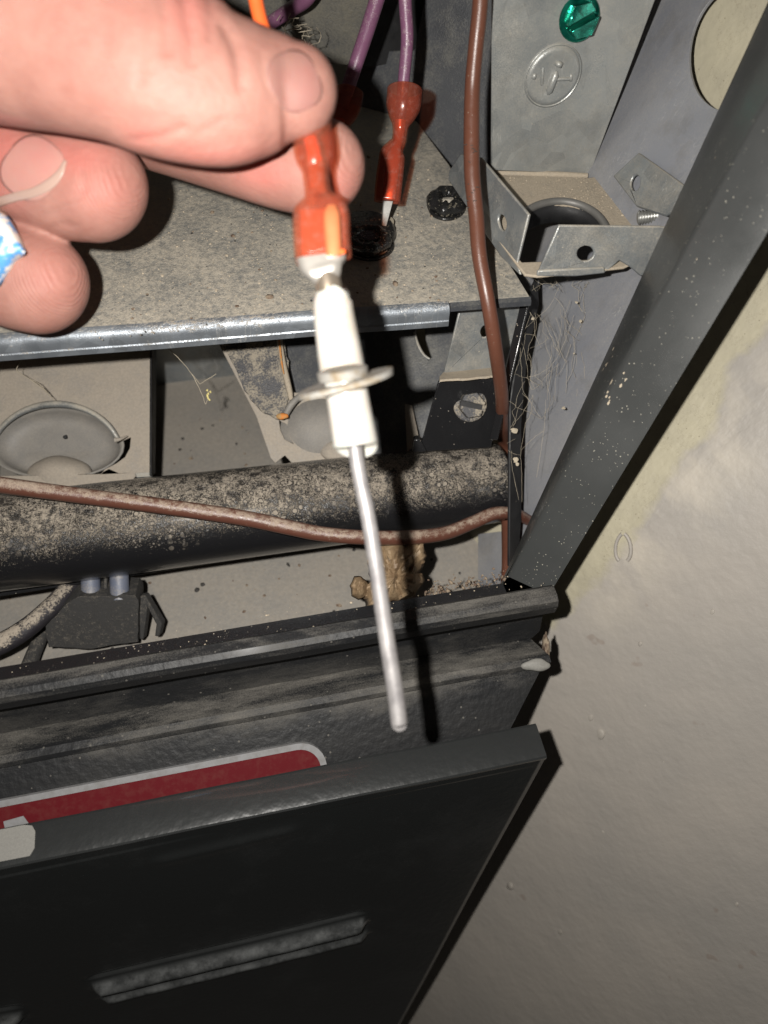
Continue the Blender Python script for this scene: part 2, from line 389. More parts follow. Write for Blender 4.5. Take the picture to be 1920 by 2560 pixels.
def skin_mat():
    k = NT('skin')
    fl = k.attr('flush')
    mott = k.ramp(k.noise(110, 6, .7), .35, .65)
    c = k.mix(mott, (.35, .18, .145), (.295, .14, .112))
    c = k.mix(fl, c, (.50, .14, .12))
    k.set(c, .55, 0., Subsurface_Weight=.35, Subsurface_Scale=.0035)
    k.b.inputs['Subsurface Radius'].default_value = (1, .35, .2)
    k.b.inputs['Specular IOR Level'].default_value = .22
    r = k.n.new('ShaderNodeTexWave'); r.inputs['Scale'].default_value = 480; r.inputs['Distortion'].default_value = 9; r.inputs['Detail'].default_value = 1; r.inputs['Detail Scale'].default_value = .22
    k.lk(k.map((1, 1, 1, .3, .5, .7)), r.inputs['Vector'])
    h = k.math('MULTIPLY_ADD', k.math('MULTIPLY', r.outputs['Fac'], k.attr('ridge')), .55, k.math('MULTIPLY', k.vor(700), .5))
    h = k.math('MULTIPLY_ADD', k.noise(160, 4), 1.1, h)
    k.bump(h, .5, .0003); return k.m
M['skin'] = skin_mat()
k = NT('nail'); k.set(k.mix(k.ramp(k.noise(90, 3), .3, .7), (.30, .115, .10), (.30, .14, .115)), .65, 0., Subsurface_Weight=.3, Subsurface_Scale=.002); k.b.inputs['Specular IOR Level'].default_value = .3; M['nail'] = k.m
k = NT('nail_bed'); k.set(k.mix(k.ramp(k.noise(90, 3), .3, .7), (.52, .20, .175), (.50, .24, .20)), .4, 0., Subsurface_Weight=.3, Subsurface_Scale=.002); M['nail2'] = k.m
M['nail_tip'] = NT('nail_tip').set((.38, .26, .215), .3).m
k = NT('ceramic'); k.set(k.mix(k.ramp(k.noise(120, 4), .45, .7), (.46, .44, .40), (.42, .375, .32)), .28, 0., Subsurface_Weight=.15, Subsurface_Scale=.002); k.bump(k.noise(900, 2), .12, .0002); M['ceramic'] = k.m
k = NT('sensor_rod'); k.set(k.mix(k.ramp(k.noise(110, 4, .6, (1, 1, .35)), .4, .66), (.34, .325, .32), (.17, .16, .165)), k.ramp(k.noise(400, 3), .3, .7, .4, .6), .45); k.bump(k.noise(1500, 2), .2, .0001); M['rod'] = k.m
k = NT('weathered_zinc_flange'); k.set(k.mix(k.ramp(k.noise(300, 4), .45, .62), (.25, .24, .22), (.17, .13, .08)), .65, .2); k.bump(k.noise(900, 3), .4, .0002); M['flangezinc'] = k.m
k = NT('tinned_terminal'); k.set((.48, .45, .41), .3, .7); k.bump(k.noise(500, 2), .15, .0002); M['tin'] = k.m
k = NT('brass_stub'); k.set(k.mix(k.noise(200, 3), (.5, .38, .25), (.38, .34, .3)), .3, .8); M['stub'] = k.m
k = NT('copper_crimp'); k.set(k.mix(k.noise(300, 3), (.66, .22, .09), (.52, .15, .06)), .4, .4); M['copper'] = k.m
def insul(name, tint, dif, tr, dustw=.2):
    k = NT(name)
    t = k.n.new('ShaderNodeBsdfTransparent'); t.inputs[0].default_value = (*tint, 1)
    n = k.noise(600, 3, .7); d = k.ramp(n, .5, .8, 0, dustw)
    k.set(k.mix(d, dif, (.6, .42, .38)), k.math('MULTIPLY_ADD', d, .8, .16)); k.bump(k.noise(700, 3), .15, .0002)
    mx = k.n.new('ShaderNodeMixShader'); k.lk(k.math('SUBTRACT', 1 - tr, k.math('MULTIPLY', d, -.5), clamp=True), mx.inputs[0]); k.lk(t.outputs[0], mx.inputs[1]); k.lk(k.b.outputs[0], mx.inputs[2]); k.lk(mx.outputs[0], k.out.inputs['Surface'])
    return k.m
M['red_near'] = insul('red_translucent_vinyl', (.97, .72, .60), (.36, .12, .075), .79, .3)
M['red_far'] = insul('red_vinyl_dusty', (.95, .66, .55), (.34, .10, .065), .76, .3)
k = NT('green_screw_paint'); k.set(k.mix(k.ramp(k.noise(180, 3), .4, .6), (.0, .13, .09), (.02, .34, .24)), .16, .85, Coat_Weight=.6, Coat_Roughness=.08); k.bump(k.noise(500, 2), .3, .0002); M['green'] = k.m
M['green_core'] = NT('green_slot').set((.0, .07, .045), .3, .6).m  # darker green paints the shade inside the slot
k = NT('tarry_black'); k.set(k.mix(k.ramp(k.noise(900, 3), .6, .7), (.012, .012, .012), (.2, .18, .14)), .25); k.bump(k.noise(500, 3), .6, .0005); M['tar'] = k.m
k = NT('clear_film'); k.set((.25, .22, .17), .2, 0.); M['film'] = k.m
k = NT('label_red'); k.set(k.mix(k.ramp(k.noise(300, 4, .7), .45, .8), (.085, .004, .007), (.10, .02, .018)), .6); k.bump(k.noise(900, 2), .1, .0001); k.b.inputs['Specular IOR Level'].default_value = .2; M['lred'] = k.m
k = NT('label_silver'); k.set(k.mix(k.ramp(k.noise(300, 4, .7), .4, .75), (.21, .21, .215), (.15, .145, .14)), .6); M['lsilver'] = k.m
k = NT('grey_sticker'); k.set(k.mix(k.noise(1800, 2), (.22, .215, .195), (.14, .135, .125)), .7); M['sticker'] = k.m
k = NT('dried_leaf'); k.set(k.mix(k.ramp(k.noise(160, 5, .7), .4, .65), (.26, .185, .11), (.14, .09, .05)), .55); k.bump(k.noise(220, 5), .8, .0008); M['leaf'] = k.m
k = NT('rust_debris'); k.set(k.mix(k.ramp(k.noise(500, 4), .4, .62), (.24, .19, .135), (.09, .055, .038)), .9); M['debris'] = k.m
k = NT('rust'); k.set(k.mix(k.ramp(k.noise(500, 4), .4, .62), (.5, .17, .03), (.33, .2, .08)), .8); k.bump(k.noise(1200, 3), .6, .0003); M['rust'] = k.m
k = NT('bandage_print'); bl = k.ramp(k.noise(170, 3, .6, None, .6), .50, .56); k.set(k.mix(bl, (.72, .68, .62), (.10, .33, .68)), .6, 0., Subsurface_Weight=.1, Subsurface_Scale=.001); k.bump(k.noise(900, 3), .4, .0002); M['bandage'] = k.m
k = NT('light_spackle'); k.set((.37, .34, .30), .7); M['spackle'] = k.m

# ------------------------------------------------------------------ wall
WP = Plane((1400, 1480, 348), (1920, 700, 240), (1050, 2560, 576))
def poly_dist(x, y, poly):
    best = 1e9
    for (ax, ay), (bx, by) in zip(poly, poly[1:]):
        t = max(0, min(1, ((x - ax) * (bx - ax) + (y - ay) * (by - ay)) / ((bx - ax) ** 2 + (by - ay) ** 2)))
        best = min(best, math.hypot(x - ax - t * (bx - ax), y - ay - t * (by - ay)))
    return best
def wallpt(px, py):
    old = WP.at(px, py); zo = proj(old)[2]
    zi = .003333 + (px - 1400) * 1.326e-6 - (py - 1480) * 4.66e-7
    t = max(0, min(1, (py - 450) / 950)); t = t * t * (3 - 2 * t)
    return CAM + ray(px, py) * (1 / ((1 - t) / zo + t * max(zi, .0004)) / 1000)
o_ = WP.at(1700, 1500); wu = (Z - WP.n * Z.dot(WP.n)).normalized(); wv = WP.n.cross(wu).normalized()
N = 190; bm = bmesh.new(); G = []
for i in range(N + 1):
    row = []
    for j in range(N + 1):
        a = -.55 + .85 * i / N; b = -.32 + .56 * j / N
        p = o_ + wu * a + wv * b; q_ = proj(p)
        if q_[2] > 30: p = wallpt(min(max(q_[0], 300), 3200), min(max(q_[1], -1500), 4200)) if (300 < q_[0] < 3200 and -1500 < q_[1] < 4200) else p
        p = p + WP.n * (.0008 * noise.noise(p * 9) + .0002 * noise.noise(p * 40))
        row.append(bm.verts.new(p))
    G.append(row)
for i in range(N):
    for j in range(N): bm.faces.new((G[i][j], G[i + 1][j], G[i + 1][j + 1], G[i][j + 1]))
bmesh.ops.recalc_face_normals(bm, faces=bm.faces); bm.faces.ensure_lookup_table()
if bm.faces[0].normal.dot(WP.n) < 0: bmesh.ops.reverse_faces(bm, faces=bm.faces)
bm.verts.ensure_lookup_table()
PB = [(2100, 560), (1920, 830), (1840, 900), (1770, 1090), (1700, 1150), (1650, 1260), (1600, 1330), (1540, 1400), (1450, 1500), (1370, 1600)]
ST = [(1540, 1440), (1680, 1250), (1800, 1110), (1930, 1010)]
ba = []; sa = []
for v in bm.verts:
    x, y, z = proj(v.co)
    if z < 30: ba.append(0.); sa.append(0.); continue
    d = poly_dist(x, y, PB)
    # which side of the paint edge
    yy = np.interp(x, [p[0] for p in reversed(PB)], [p[1] for p in reversed(PB)])
    s = 1 if (y < yy and x < 2100 and z < 420) else -1
    if x < 1370: s = 1 if y < 1560 else -1
    ba.append(float(min(1, max(0, .5 + s * d / 260)))); sa.append(float(max(0, 1 - poly_dist(x, y, ST) / 190)))
me = bpy.data.meshes.new('wall'); bm.to_mesh(me); bm.free()
me.attributes.new('bare', 'FLOAT', 'POINT').data.foreach_set('value', ba)
me.attributes.new('streak', 'FLOAT', 'POINT').data.foreach_set('value', sa)
wall = link('wall', me, M['wall'], None, 60); sm_ = wall.modifiers.new('thickness', 'SOLIDIFY'); sm_.thickness = .012; sm_.offset = -1
setp(wall, 'painted plaster wall, grey with a bare cream strip next to the furnace post', 'wall', kind='structure')
for (x, y, r) in [(1500, 1835, 13), (1475, 1795, 8), (1610, 1765, 6), (1725, 1995, 7), (1505, 2080, 6), (1275, 2215, 9), (1655, 1905, 6), (1780, 1530, 6), (1735, 1780, 5), (1840, 2260, 6), (1600, 1610, 5), (1400, 2330, 6)]:
    c = wallpt(x, y); bm = bmesh.new(); bmesh.ops.create_icosphere(bm, subdivisions=2, radius=1)
    rr = r * proj(c)[2] / F / 1000
    for v in bm.verts:
        q = v.co * (1 + .3 * noise.noise(v.co * 1.5 + c * 90)); v.co = c + wu * q.x * rr * 1.5 + wv * q.y * rr + WP.n * q.z * rr * .3
    from_bm('paint_lump', bm, M['spackle'], wall, 80)
bm = bmesh.new()
for s in (-1, 1):
    Wp = [wallpt(1558 + s * 19 * math.cos(a) + 4 * math.sin(a) * s, 1368 + 36 * math.sin(a)) for a in np.linspace(-1.2, 1.2, 10)]
    wtube(bm, Wp, [.0007] * 10, 6)
from_bm('paint_scar', bm, M['wall'], wall, 80)

# ------------------------------------------------------------------ furnace cabinet
cab = thing('furnace_cabinet', 'open grey and black furnace cabinet standing beside the wall, its compartment full of dust', 'furnace', P(900, 1500, 300))
# side panel with the round knockout hole, parallel to the wall
SP = WP.off(.014)
slab('side_panel', [(1400, -350), (2150, -350), (2150, 100), (1880, 480), (1560, 1030), (1330, 1440), (1300, 1500), (1195, 1510), (1195, 1335), (1285, 1325), (1285, 1000), (1290, 640), (1330, 440)], Plane((1475, 440, 269), (1838, 118, 218), (1330, 1400, 280)), 1.0, M['panel'], cab,
     holes=[ell(1838, 118, 112, 162, 14, 48)], bevel=.0003)
# compartment floor (deck) at constant height
zd = P(500, 1500, 300).z; SHZ = P(1325, 742, 240).z
bm = bmesh.new(); pts = [Vector((-.42, .108, zd)), Vector((.086, .108, zd)), Vector((.086, .31, zd)), Vector((-.42, .31, zd))]
prism_bm(bm, pts, Z * -.0012); from_bm('deck', bm, M['deck'], cab)
bm = bmesh.new(); yb = P(500, 946, 377).y
prism_bm(bm, [Vector((-.42, yb, zd)), Vector((.085, yb, zd)), Vector((.085, yb, SHZ - .004)), Vector((-.42, yb, SHZ - .004))], Y * .001)
from_bm('back_panel', bm, M['flap'], cab)
# upper back panel: grimy plate behind the shelf, and the dark panel right of it
U1 = Plane((640, 150, 300), (930, 130, 300), (900, -100, 275))
slab('back_plate', [(330, 180), (640, 172), (800, 160), (905, 165), (960, -60), (960, -400), (330, -400)], U1, 1.2, M['grime'], cab)
U2 = Plane((1000, 300, 312), (1200, 300, 300), (1100, 0, 285))
slab('side_plate', [(860, 560), (880, 130), (1035, 125), (1062, 0), (1110, -400), (1330, -400), (1300, 560)], U2, 1.2, M['dark_panel'], cab)
U3 = Plane((930, 150, 300), (1030, 140, 306), (1000, -50, 285))
slab('fold_strip', [(905, 170), (1040, 150), (1066, 0), (1090, -300), (955, -300)], U3, 1, M['black_side'], cab)
# black strip set before the side panel as shade below the shelf corner
slab('corner_shade_strip', [(1318, 745), (1345, 690), (1348, 760), (1318, 900), (1304, 1060), (1304, 1300), (1290, 1480), (1274, 1480), (1276, 1000)],
     Plane((1300, 760, 262), (1330, 740, 266), (1280, 1480, 276)), 1.2, M['black_side'], cab)

# sill rail, one bent strip
prof_px = [((1235, 1462), None), ((1385, 1487), 245), ((1395, 1497), 245)]
b_ = P(1395, 1497, 245); xR = b_.x
def on_x(px, py):                        # point of the pixel's ray in the plane x = xR
    r = ray(px, py); t = (xR - CAM.x) / r.x; return CAM + r * t
pb = b_; pc = on_x(1343, 1590); pd = on_x(1376, 1655); pe = P(1262, 1830, 260)
prof = [(pb.y + .0052, pb.z - .0045), (pb.y + .005, pb.z - .0008), (pb.y + .0044, pb.z), (pb.y + .0012, pb.z), (pb.y, pb.z - .0006), (pb.y - .0006, pb.z - .002),
        (pb.y - .0004, pb.z - .006), (pc.y + .004, pc.z + .017), (pc.y + .001, pc.z + .004), (pc.y, pc.z + .001), (pc.y - .001, pc.z),
        (pd.y + .002, pd.z + .0002), (pd.y + .0004, pd.z - .0002), (pd.y, pd.z - .001), (pd.y + .0002, pd.z - .003), (pe.y, pe.z), (pe.y + (pe.y - pd.y) * .33, pe.z + (pe.z - pd.z) * .33), (pe.y + (pe.y - pd.y) * .33, pe.z - .05)]
def swarp(c):
    return Vector((.0006 * noise.noise(Vector((c.y * 60, c.z * 60, 2))), .0005 * noise.noise(c * 18), .0006 * noise.noise(c * 14 + Vector((5, 5, 5)))))
sill = extrude_x('sill_rail', prof, -.40, xR, M['sill'], cab, 1.0, 60, 0, 25, swarp, lambda q: (pe.x - pd.x) * max(0, (pd.z - q[1]) / (pd.z - pe.z)))
sill['label'] = 'black bent sill rail carrying the red and silver label'
extrude_x('sill_back_lip', [(pb.y + .0092, pb.z - .012), (pb.y + .0090, pb.z - .0012), (pb.y + .0058, pb.z - .0009), (pb.y + .0055, pb.z - .004)], -.40, on_x(1235, 1462).x - .016, M['black'], cab, .8, 1)
# pale filler plug and torn foam at the rail's right end
DL = Plane(pd, n=(pe - pd).cross(X).normalized() * (1 if (pe - pd).cross(X).dot(CAM - pd) > 0 else -1))
blob('filler_blob', P(1340, 1663, 256), .0048, M['sticker'], sill, .35, 1.2, 3, (1, .42, .3))
blob('foam_edge', (pc + pd) / 2 + Vector((.001, 0, -.001)), .0035, M['debris'], sill, .5, 2.2, 3, (.35, 1.6, .8))

# label on the face of the rail
def lab(poly, lift): return [DL.off(lift).at(*q) for q in poly]
def rr_band(tlx, r, t):                  # band outline: long bar whose right end is rounded; given in rail coordinates (metres from right end, down from fold)
    pass
fdir = Vector((0, pe.y - pd.y, pe.z - pd.z)).normalized()
lt = DL.at(812, 1905); u0 = (lt - pd).dot(X)
s_top = (DL.at(400, 1921) - pd).dot(fdir)
def band(inset):
    R = .0088 - inset * .8; x1 = (DL.at(812, 1880) - pd).dot(X) - inset; y0 = s_top + inset; y1 = s_top + .0192 - inset; x0 = -.42
    pts = [(x0, y0)] + [(x1 - R + R * math.sin(a), y0 + R - R * math.cos(a)) for a in np.linspace(0, math.pi / 2, 8)] + [(x1 - R + R * math.cos(a), y1 - R + R * math.sin(a)) for a in np.linspace(0, math.pi / 2, 8)] + [(x0, y1)]
    return pts
bm = bmesh.new(); 
prism_bm(bm, [pd + X * a + fdir * b + DL.n * .0015 for a, b in band(0)], DL.n * -.0016); from_bm('label_border', bm, M['lsilver'], sill, 0)
bm = bmesh.new(); prism_bm(bm, [pd + X * a + fdir * b + DL.n * .0017 for a, b in band(.0021)], DL.n * -.0016); from_bm('label_field', bm, M['lred'], sill, 0)
bm = bmesh.new(); prism_bm(bm, lab([(8, 2054), (58, 2040), (74, 2062), (80, 2140), (30, 2150)], .0019), DL.n * -.0016); from_bm('label_letter_piece', bm, M['lsilver'], sill, 0)

# right door post: two folded faces with a return behind
Lb, Lt = P(1246, 1490, 262), P(1922, 25, 196); Fb, Ft = P(1322, 1340, 250), P(1922, 232, 180); Rb, Rt = P(1372, 1488, 252), P(1923, 574, 186)
ex = lambda a, b, t: a + (b - a) * t
Fb = ex(Ft, Fb, 1.13)
bm = bmesh.new(); rings = []
din = ((Lb - Fb).normalized() + -CZ * 1.5).normalized()
for t in (-.0, .25, .5, .75, 1.0, 1.35):
    l, f, r = ex(Lb, Lt, t), ex(Fb, Ft, t), ex(Rb, Rt, t)
    w1 = (l - f).normalized(); w2 = (r - f).normalized(); bk = -(w1 + w2 + CZ * .6).normalized() * 0 - CZ
    f1 = f + w1 * .0016; f2 = f + w2 * .0016; fm = f + (w1 + w2) * .0004
    back = -CZ * .0011
    rings.append([l - CZ * .006, l, f1, fm, f2, r, r - CZ * .008 - CX * .001, r - CZ * .008 - CX * .002, r + back - w2 * .001, f + back * 1.6, l + back + w1 * -.001, l - CZ * .006 - w1 * .001])
bmr = ring_mesh(rings, True)
post = from_bm('door_post', bmr, M['post'], cab, 40); PBVH = BVHTree.FromPolygons([v.co for v in post.data.vertices], [tuple(p.vertices) for p in post.data.polygons]); U0 = random.uniform
post['label'] = 'charcoal folded door post running diagonally up beside the wall'

bm = bmesh.new()
for i in range(27):
    x, y = (random.gauss(1520, 22), random.gauss(930, 60)) if i < 22 else (U0(1350, 1800), U0(300, 1350))
    t_ = (1488 - y) / 1463; lx = 1246 + t_ * 676; 
    if i >= 22: x = lx + 30 + U0(0, 150) * (1 - .3 * t_)
    d = ray(x, y).normalized(); hit, nrm, idx, _ = PBVH.ray_cast(CAM, d)
    if hit is None: continue
    u_ = (Rt - Rb).normalized(); v_ = nrm.cross(u_).normalized(); a_, b_2 = U0(.0003, .0011), U0(.00015, .0004)
    if i >= 22: a_ *= .5; b_2 *= .6
    vs = [bm.verts.new(hit + nrm * .00006 + u_ * a_ * math.cos(q) * U0(.7, 1.1) + v_ * b_2 * math.sin(q) * U0(.7, 1.1)) for q in [math.pi * 2 * k2 / 8 for k2 in range(8)]]
    bm.faces.new(vs)
o = from_bm('post_scuffs', bm, M['grain'], cab, 0); o['kind'] = 'stuff'
# ------------------------------------------------------------------ burner shelf
ys = P(1325, 742, 240).y; zs = P(1325, 742, 240).z
SH = Plane(Vector((0, 0, zs)), n=Z)
shelf = thing('burner_shelf', 'dust covered galvanised shelf with a rolled front edge, above the two burners', 'shelf', SH.at(700, 700))
ky = (SH.at(0, 838).y - ys) / (SH.at(1325, 742).x - SH.at(0, 838).x)   # the shelf sits a little askew
xsh = SH.at(1325, 742).x
top = slab('shelf_top', [(-500, 876), (1325, 742), (1123, 412), (913, 130), (860, 40), (-300, 40)], SH, 1.0, M['shelf'], shelf, bevel=.0003)
# straighten the front edge exactly on y = ys
pr = [(ys + .0, zs - .0001), (ys - .0009, zs - .0002), (ys - .0016, zs - .0006), (ys - .0021, zs - .0013), (ys - .0023, zs - .0022), (ys - .0023, zs - .0044), (ys - .0026, zs - .0048), (ys - .0026, zs - .0066)]
def fw(c): return Vector((0, (xsh - c.x) * ky + .0003 * noise.noise(c * 30), .00035 * noise.noise(c * 22)))
def xat(px, py, y):
    r = ray(px, py); return (CAM + r * ((y - CAM.y) / r.y)).x
extrude_x('rolled_edge', pr, -.30, xat(1121, 770, ys), M['flange'], shelf, 1.0, 60, 0, 30, fw)
extrude_x('corner_edge', [(ys, zs - .0003), (ys - .0012, zs - .0009), (ys - .0014, zs - .0022)], xat(1121, 770, ys) + .0006, SH.at(1325, 742).x, M['dark_panel'], shelf, .6, 4, 0, 30, fw)
# fix: shelf top slab front verts snapped to ys
for v in top.data.vertices:
    if v.co.y < ys + (xsh - v.co.x) * ky + .004: v.co.y = ys + (xsh - v.co.x) * ky + .0002

# galvanised mounting bracket and black bracket with screw below the shelf corner
br = thing('mounting_bracket', 'dusty black bracket with a slotted hex screw under the shelf corner', 'bracket', P(1180, 950, 262))
BA = Plane((1150, 768, 250), (1300, 745, 254), (1112, 930, 264))
slab('galvanised_face', [(1150, 769), (1308, 742), (1262, 930), (1110, 936)], BA, 1.0, M['flap'], br, holes=[ell(1213, 829, 11, 15, 15, 20)])
BB = Plane((1090, 948, 262), (1255, 932, 266), (1055, 1115, 272))
slab('black_face', [(1095, 958), (1103, 941), (1250, 930), (1262, 940), (1228, 1120), (1048, 1130)], BB, 1.0, M['black'], br)
BC = Plane((1100, 936, 262.5), (1255, 924, 266), (1100, 948, 258))
slab('dusty_fold', [(1098, 942), (1112, 928), (1262, 916), (1258, 938), (1100, 950)], BC, .8, M['ledge'], br, bevel=.0003, wob=3)
slab('edge_strip', [(1304, 741), (1326, 738), (1242, 1100), (1222, 1100)], Plane((1310, 740, 252), (1330, 738, 250), (1232, 1100, 268)), 1.0, M['black'], br)
def hex_screw(name, c, ax, r, mat, parent, rot=0, slot=.18, slotrot=0, core=None):
    """r mm: washer radius"""
    ax = ax.normalized(); u = CX - ax * CX.dot(ax); u.normalize(); v = ax.cross(u)
    base = lathe(name, c, ax, [(r * .98, 0), (r, .25), (r * .96, .55), (r * .8, .8), (r * .72, .8)], mat, parent, 32)
    h = r * .62; hexa = [(r * .78 * math.cos(math.radians(60 * i + rot)), r * .78 * math.sin(math.radians(60 * i + rot))) for i in range(6)]
    lathe('screw_core', c + ax * .0007, ax, [(r * .66, 0), (r * .66, h * .35)], core or mat, base, 24)  # core coloured darker to give the slot its shade
    sr = math.radians(slotrot); nx, ny = -math.sin(sr), math.cos(sr)
    for s in (1, -1):
        out = []
        for i in range(6):
            a, b = hexa[i], hexa[(i + 1) % 6]; da = s * (a[0] * nx + a[1] * ny) - slot * r; db = s * (b[0] * nx + b[1] * ny) - slot * r
            if da >= 0: out.append(a)
            if da * db < 0:
                t = da / (da - db); out.append((a[0] + (b[0] - a[0]) * t, a[1] + (b[1] - a[1]) * t))
        bm = bmesh.new(); prism_bm(bm, [c + ax * .0006 + (u * q[0] + v * q[1]) / 1000 for q in out], ax * (h / 1000))
        from_bm('hex_head', bm, mat, base, 35, .0003)
    return base
hex_screw('hex_screw', BB.at(1175, 1012), BB.n + CY * .25 - CX * .1, 6.2, M['burner_dark'], br, 10, .15, -12, M['black_side'])
slab('clip', [(1035, 1098), (1050, 1096), (1066, 1130), (1030, 1132)], Plane((1040, 1100, 268), (1060, 1100, 268), (1040, 1130, 270)), 4, M['black'], br)

# ------------------------------------------------------------------ burners
b1 = thing('burner', 'dusty burner with a wide domed mouth under the left of the shelf', 'burner', P(150, 1050, 300), 'burners under the shelf')
B1 = Plane((0, 880, 290), (380, 880, 297), (380, 1200, 287))
outer = [(-260, 780), (382, 780), (382, 900), (379, 1195), (366, 1200), (344, 1184), (322, 1210), (318, 1260), (-260, 1260)]
mouth = [(-30, 1075)] + [(140 + 168 * math.cos(a), 1148 - 138 * math.sin(a)) for a in np.linspace(2.72, .32, 26)] + [(327, 1092), (324, 1120), (312, 1142), (290, 1158), (262, 1172), (252, 1184), (-30, 1190)]
plate1 = slab('burner_plate', outer, B1, 1.0, M['burner'], b1, holes=[mouth], bevel=.0003)
# cup: a dished surface behind the mouth
bm = bmesh.new(); G = []
for i in range(13):
    row = []
    for j in range(33):
        a = 2 * math.pi * j / 32; s = i / 12
        px = 135 + 172 * s * math.cos(a); py = 1112 + (104 if math.sin(a) < 0 else 82) * s * math.sin(a)
        q = B1.at(px, py); row.append(bm.verts.new(q - B1.n * (.0085 * (1 - s ** 9) - .0012 * math.exp(-((s - .45) / .2) ** 2) * max(0, math.sin(a)) + .0012)))
    G.append(row)
for i in range(12):
    for j in range(32):
        try: bm.faces.new((G[i][j], G[i + 1][j], G[i + 1][j + 1], G[i][j + 1]))
        except ValueError: pass
bmesh.ops.remove_doubles(bm, verts=bm.verts, dist=1e-6)
cup = from_bm('burner_cup', bm, M['burner_in'], b1, 80); s_ = cup.modifiers.new('thickness', 'SOLIDIFY'); s_.thickness = .0008; s_.offset = 0
rim = [(140 + 166 * math.cos(a), 1148 - 138 * math.sin(a), 287 - 3 * math.sin(a), 9 - 3 * abs(math.cos(a))) for a in np.linspace(2.75, .38, 12)]
tube('mouth_rim', rim, M['flap'], b1, 12, 6)
tube('rim_crack', [(288, 1100, 284, 7), (300, 1098, 284, 4), (318, 1090, 286, 2)], M['burner'], b1, 10, 4)
blob('pilot_hole', B1.at(148, 1078) - B1.n * .0078, .0009, M['black_side'], b1, .3, 2, 2)
blob('orifice_mound', P(152, 1190, 290), .0125, M['burner'], b1, .08, 1.2, 4, (1, .62, .7))
slab('plate_tab', [(336, 1182), (378, 1180), (381, 1191), (340, 1194)], B1.off(.0016), 1.5, M['flap'], b1)
slab('side_flange', [(380, 780), (392, 780), (388, 1185), (379, 1190)], Plane((382, 880, 298), (382, 1190, 290), (392, 900, 330)), .8, M['black_side'], b1)

b2 = thing('burner', 'mottled grey and rusty burner behind the white ceramic of the sensor', 'burner', P(780, 1000, 290), 'burners under the shelf')
B2 = Plane((545, 860, 288), (1000, 860, 292), (690, 1150, 284))
mouth2 = ell(785, 1070, 92, 72, 0, 36)
slab('burner_plate', [(520, 800), (548, 862), (640, 1040), (676, 1145), (688, 1158), (712, 1138), (730, 1158), (740, 1200), (905, 1200), (900, 1090), (905, 1000), (730, 980), (700, 800)], B2, 1.0, M['burner'], b2, holes=[[(697, 1050), (716, 1060), (722, 1090), (732, 1108), (712, 1098), (702, 1078)]], bevel=.0003)
slab('mottled_face', [(527, 800), (560, 866), (618, 985), (660, 1035), (700, 1048), (716, 1020), (728, 960), (706, 800)], B2.off(.0022), 1.6, M['burner_dark'], b2, bevel=.0008, wob=6)
tube('rust_seam', [(696, 830, 284, 7), (706, 900, 283, 8), (722, 970, 282, 8), (728, 1000, 282, 6)], M['ledge'], b2, 8, 4)
tube('rust_streak', [(698, 850, 281, 2.5), (704, 905, 280, 2.5), (710, 935, 280, 1.5)], M['rust'], b2, 6, 4)
slab('venturi_channel', [(700, 800), (905, 800), (890, 1010), (742, 990)], Plane((700, 800, 296), (900, 800, 306), (740, 990, 296)), 1, M['dark_panel'], b2)
tube('mouth_lip', [(712, 1040, 281, 8), (728, 1012, 280, 9), (752, 990, 281, 8), (790, 974, 283, 6), (840, 975, 287, 5)], M['burner_in'], b2, 10, 6)
blob('rust_spot', P(706, 1041, 279), .0018, M['rust'], b2, .4, 2, 2, (1.4, .7, .5))
bm = bmesh.new(); G = []
for i in range(11):
    row = []
    for j in range(33):
        a = 2 * math.pi * j / 32; s = i / 10
        q = B2.at(800 + 100 * s * math.cos(a), 1065 + 84 * s * math.sin(a)); row.append(bm.verts.new(q + B2.n * (-.002 + .006 * (1 - s * s))))
    G.append(row)
for i in range(10):
    for j in range(32):
        try: bm.faces.new((G[i][j], G[i + 1][j], G[i + 1][j + 1], G[i][j + 1]))
        except ValueError: pass
bmesh.ops.remove_doubles(bm, verts=bm.verts, dist=1e-6)
from_bm('burner_cup', bm, M['burner_in'], b2, 80)
blob('orifice_mound', P(860, 1130, 286), .008, M['burner'], b2, .15, 1.2, 3, (1.2, .6, .6))
# dark baffle plate with a curved slot, right of the right burner
bf = thing('baffle_plate', 'dark steel baffle with a curved slot between the sensor and the bracket', 'baffle', P(1020, 950, 300))
slot = [(1040, 800), (1062, 800), (1064, 850), (1078, 893), (1070, 900), (1052, 880), (1042, 845)]
slab('baffle_face', [(890, 770), (1160, 770), (1112, 930), (1075, 1050), (1060, 1150), (905, 1150)], Plane((900, 800, 300), (1150, 800, 296), (950, 1100, 296)), 1, M['dark_panel'], bf, holes=[slot])
tube('slot_lip', [(1036, 830, 294, 3), (1044, 860, 294, 4), (1058, 886, 294, 4), (1074, 898, 294, 3)], M['flap'], bf, 8, 5)
slab('dusty_tab', [(1012, 1008), (1030, 1012), (1050, 1105), (1018, 1130)], Plane((1012, 1008, 290), (1035, 1010, 290), (1015, 1130, 284)), 1, M['burner'], bf)
slab('rear_flange', [(900, 770), (925, 770), (960, 1000), (905, 1010)], Plane((900, 770, 290), (925, 770, 292), (930, 1000, 286)), 1.2, M['black_side'], bf)

